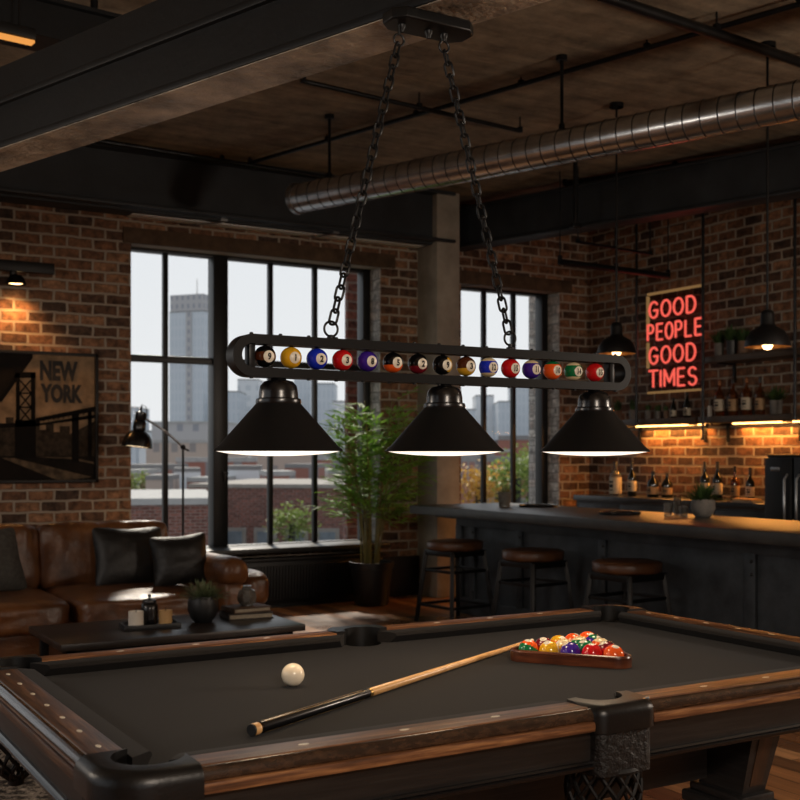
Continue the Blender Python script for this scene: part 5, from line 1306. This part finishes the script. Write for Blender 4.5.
for k, (a, b, yt, d, mt_, rf, lb_) in enumerate(((128, 150, 474, 66, 'red', 'roof', 'small red house with pale roof left of the floor lamp arm'), (150, 176, 480, 58, 'tan', 'roofd', 'tan house under the floor lamp arm'), (174, 200, 472, 70, 'pale', 'roofd', 'white house between the left panes and the thick mullion'), (198, 226, 482, 60, 'red', 'roof', 'small red house behind the thick mullion'),
    (228, 262, 470, 64, 'pale', 'roofd', 'white house under the left lamp shade'), (262, 292, 476, 58, 'red', 'roof', 'small red house left of the middle muntin'), (292, 326, 468, 68, 'red', 'roofd', 'red house with dark roof right of the middle muntin'), (326, 352, 474, 60, 'tan', 'roof', 'tan house beside the bamboo leaves'),
    (470, 488, 456, 88, 'pale', 'roofd', 'white house at the left of the bar window'), (486, 512, 452, 92, 'red', 'roof', 'red house in the middle of the bar window'), (508, 528, 470, 62, 'red', 'roof', 'small red house right of the bar window muntin'))):
    bld(a, b, yt, d, 4, mt_, lb_, rf, (-.15, .1, .2)[k % 3], 2 if d < 70 else 0, parapet=.25)
# brick pier of the neighbouring wing at the right of each window
for i, (pxa, pxb, X0_) in enumerate(((346, 372, W1), (530, 560, W2))):
    xa = aty(pxa, 400, 10.6).x; m = MB(); m.box((xa + .25, 10.6, 1), (.5, .05, 12)); o = m.build('brick_pier', FM['brick'] if i == 0 else M['limewash']); tag(o, ['outside brick pier at the right edge of the large window', 'outside brick pier at the right edge of the bar window'][i], 'pier')
m = MB(); m.box((60, 250, GZ - .5), (1400, 1000, 1)); struct(m, 'ground', mottle('city_ground', '6f6f70', '858585', .2, .9, 0, 0))
def tree(px, py, d, r, mat, lab, seed):
    p = pt(px, py, d); t = thing('tree', lab, 'tree', (p.x, p.y, GZ), 0, 'trees beyond the windows'); h = p.z - GZ
    m = MB(); m.cyl((0, 0, 0), (0, 0, h), .25, .12, 8); m.build('trunk', M['dark_wood'], t)
    rn = random.Random(seed); m = MB()
    for k in range(700):
        v = Vector((rn.gauss(0, 1), rn.gauss(0, 1), rn.gauss(0, 1))).normalized() * r * rn.uniform(.45, 1) * (1 + .25 * math.sin(seed + k * .07)); v.z *= .8
        n_ = Vector((rn.uniform(-1, 1), rn.uniform(-1, 1), rn.uniform(-.2, 1))); leaf(m, v + Vector((0, 0, h)), n_, r * .2, r * .11, Vector((.1, .2, 1)))
    m.build('crown', M[mat], t, 0)
tree(518, 478, 45, 1.25, 'tree_green', 'green tree in the bar window right of the muntin', 3); tree(530, 466, 52, 1.2, 'tree_green', 'green tree at the right of the bar window', 5); tree(478, 486, 48, 1.2, 'tree_yellow', 'yellow autumn tree at the left of the bar window', 7); tree(498, 484, 50, 1.0, 'tree_yellow', 'yellow autumn tree behind the bar window muntin', 9)
tree(138, 488, 60, 1.1, 'tree_green', 'green rooftop tree behind the floor lamp', 13); tree(292, 524, 40, .9, 'tree_green', 'green climbing tree against the near brick building', 15)

# ------------------------------------------------------------------ light
w = bpy.data.worlds.new('overcast'); SC.world = w; w.use_nodes = True; nt = w.node_tree; nt.nodes.clear()
bg = nt.nodes.new('ShaderNodeBackground'); ou = nt.nodes.new('ShaderNodeOutputWorld'); tc = nt.nodes.new('ShaderNodeTexCoord'); sp = nt.nodes.new('ShaderNodeSeparateXYZ'); rp = nt.nodes.new('ShaderNodeValToRGB')
nt.links.new(tc.outputs['Generated'], sp.inputs[0]); nt.links.new(sp.outputs[2], rp.inputs[0]); nt.links.new(rp.outputs[0], bg.inputs[0]); nt.links.new(bg.outputs[0], ou.inputs[0])
e = rp.color_ramp.elements; e[0].position = 0; e[0].color = lin('f0f1f2'); e[1].position = .6; e[1].color = lin('dde5ee'); bg.inputs[1].default_value = 1.0
S_ = lamp('sun', 'SUN', (5, 30, 30), 3.6, 'fff2e0', angle=math.radians(4)); S_.rotation_euler = Vector((-.32, -1, -.92)).to_track_quat('-Z', 'Y').to_euler()
for W in (W1, W2, W3):
    L = lamp('window_daylight', 'AREA', ((W[0] + W[1]) / 2, YG + .1, (W[2] + W[3]) / 2), 1, 'ffffff', shape='RECTANGLE', size=W[1] - W[0], size_y=W[3] - W[2]); L.rotation_euler = (math.radians(-90), 0, 0); L.data.cycles.is_portal = True
L = lamp('window_daylight', 'AREA', ((W5[0] + W5[1]) / 2, YF - .25, (W5[2] + W5[3]) / 2), 1, 'ffffff', shape='RECTANGLE', size=W5[1] - W5[0], size_y=W5[3] - W5[2]); L.rotation_euler = (math.radians(90), 0, 0); L.data.cycles.is_portal = True
for p, e_ in (((.75, -.7, 2.3), 190), ((5.6, 1.0, 1.9), 210), ((-1.8, 5.0, 2.0), 80)): lamp('fill_light', 'POINT', p, e_, 'ffecd8', .25)  # unseen fill lights with no fixture, added to brighten the room
L = lamp('window_daylight', 'AREA', (XL - .25, (W4[0] + W4[1]) / 2, (W4[2] + W4[3]) / 2), 1, 'ffffff', shape='RECTANGLE', size=W4[3] - W4[2], size_y=W4[1] - W4[0]); L.rotation_euler = (0, math.radians(-90), 0); L.data.cycles.is_portal = True

# ------------------------------------------------------------------ camera
cd = bpy.data.cameras.new('camera'); co = bpy.data.objects.new('camera', cd); COL.objects.link(co)
co.location = (0, 0, EYE); co.rotation_euler = (math.radians(90), 0, -TH)
cd.sensor_width = 36; cd.sensor_fit = 'HORIZONTAL'; cd.lens = F / 800 * 36; cd.shift_y = (HOR - 400) / 800; cd.clip_start = .05; cd.clip_end = 2000
cd.dof.use_dof = True; cd.dof.focus_distance = 2.9; cd.dof.aperture_fstop = 7.0
SC.camera = co
SC.view_settings.view_transform = 'Standard'; SC.view_settings.look = 'None'; SC.view_settings.exposure = 0; SC.view_settings.gamma = 1; SC.view_settings.use_curve_mapping = False
cy = SC.cycles; cy.max_bounces = 8; cy.diffuse_bounces = 4; cy.glossy_bounces = 4; cy.transmission_bounces = 6; cy.transparent_max_bounces = 12; cy.sample_clamp_indirect = 4; cy.use_denoising = True; cy.caustics_reflective = False; cy.caustics_refractive = False
bpy.context.view_layer.update()
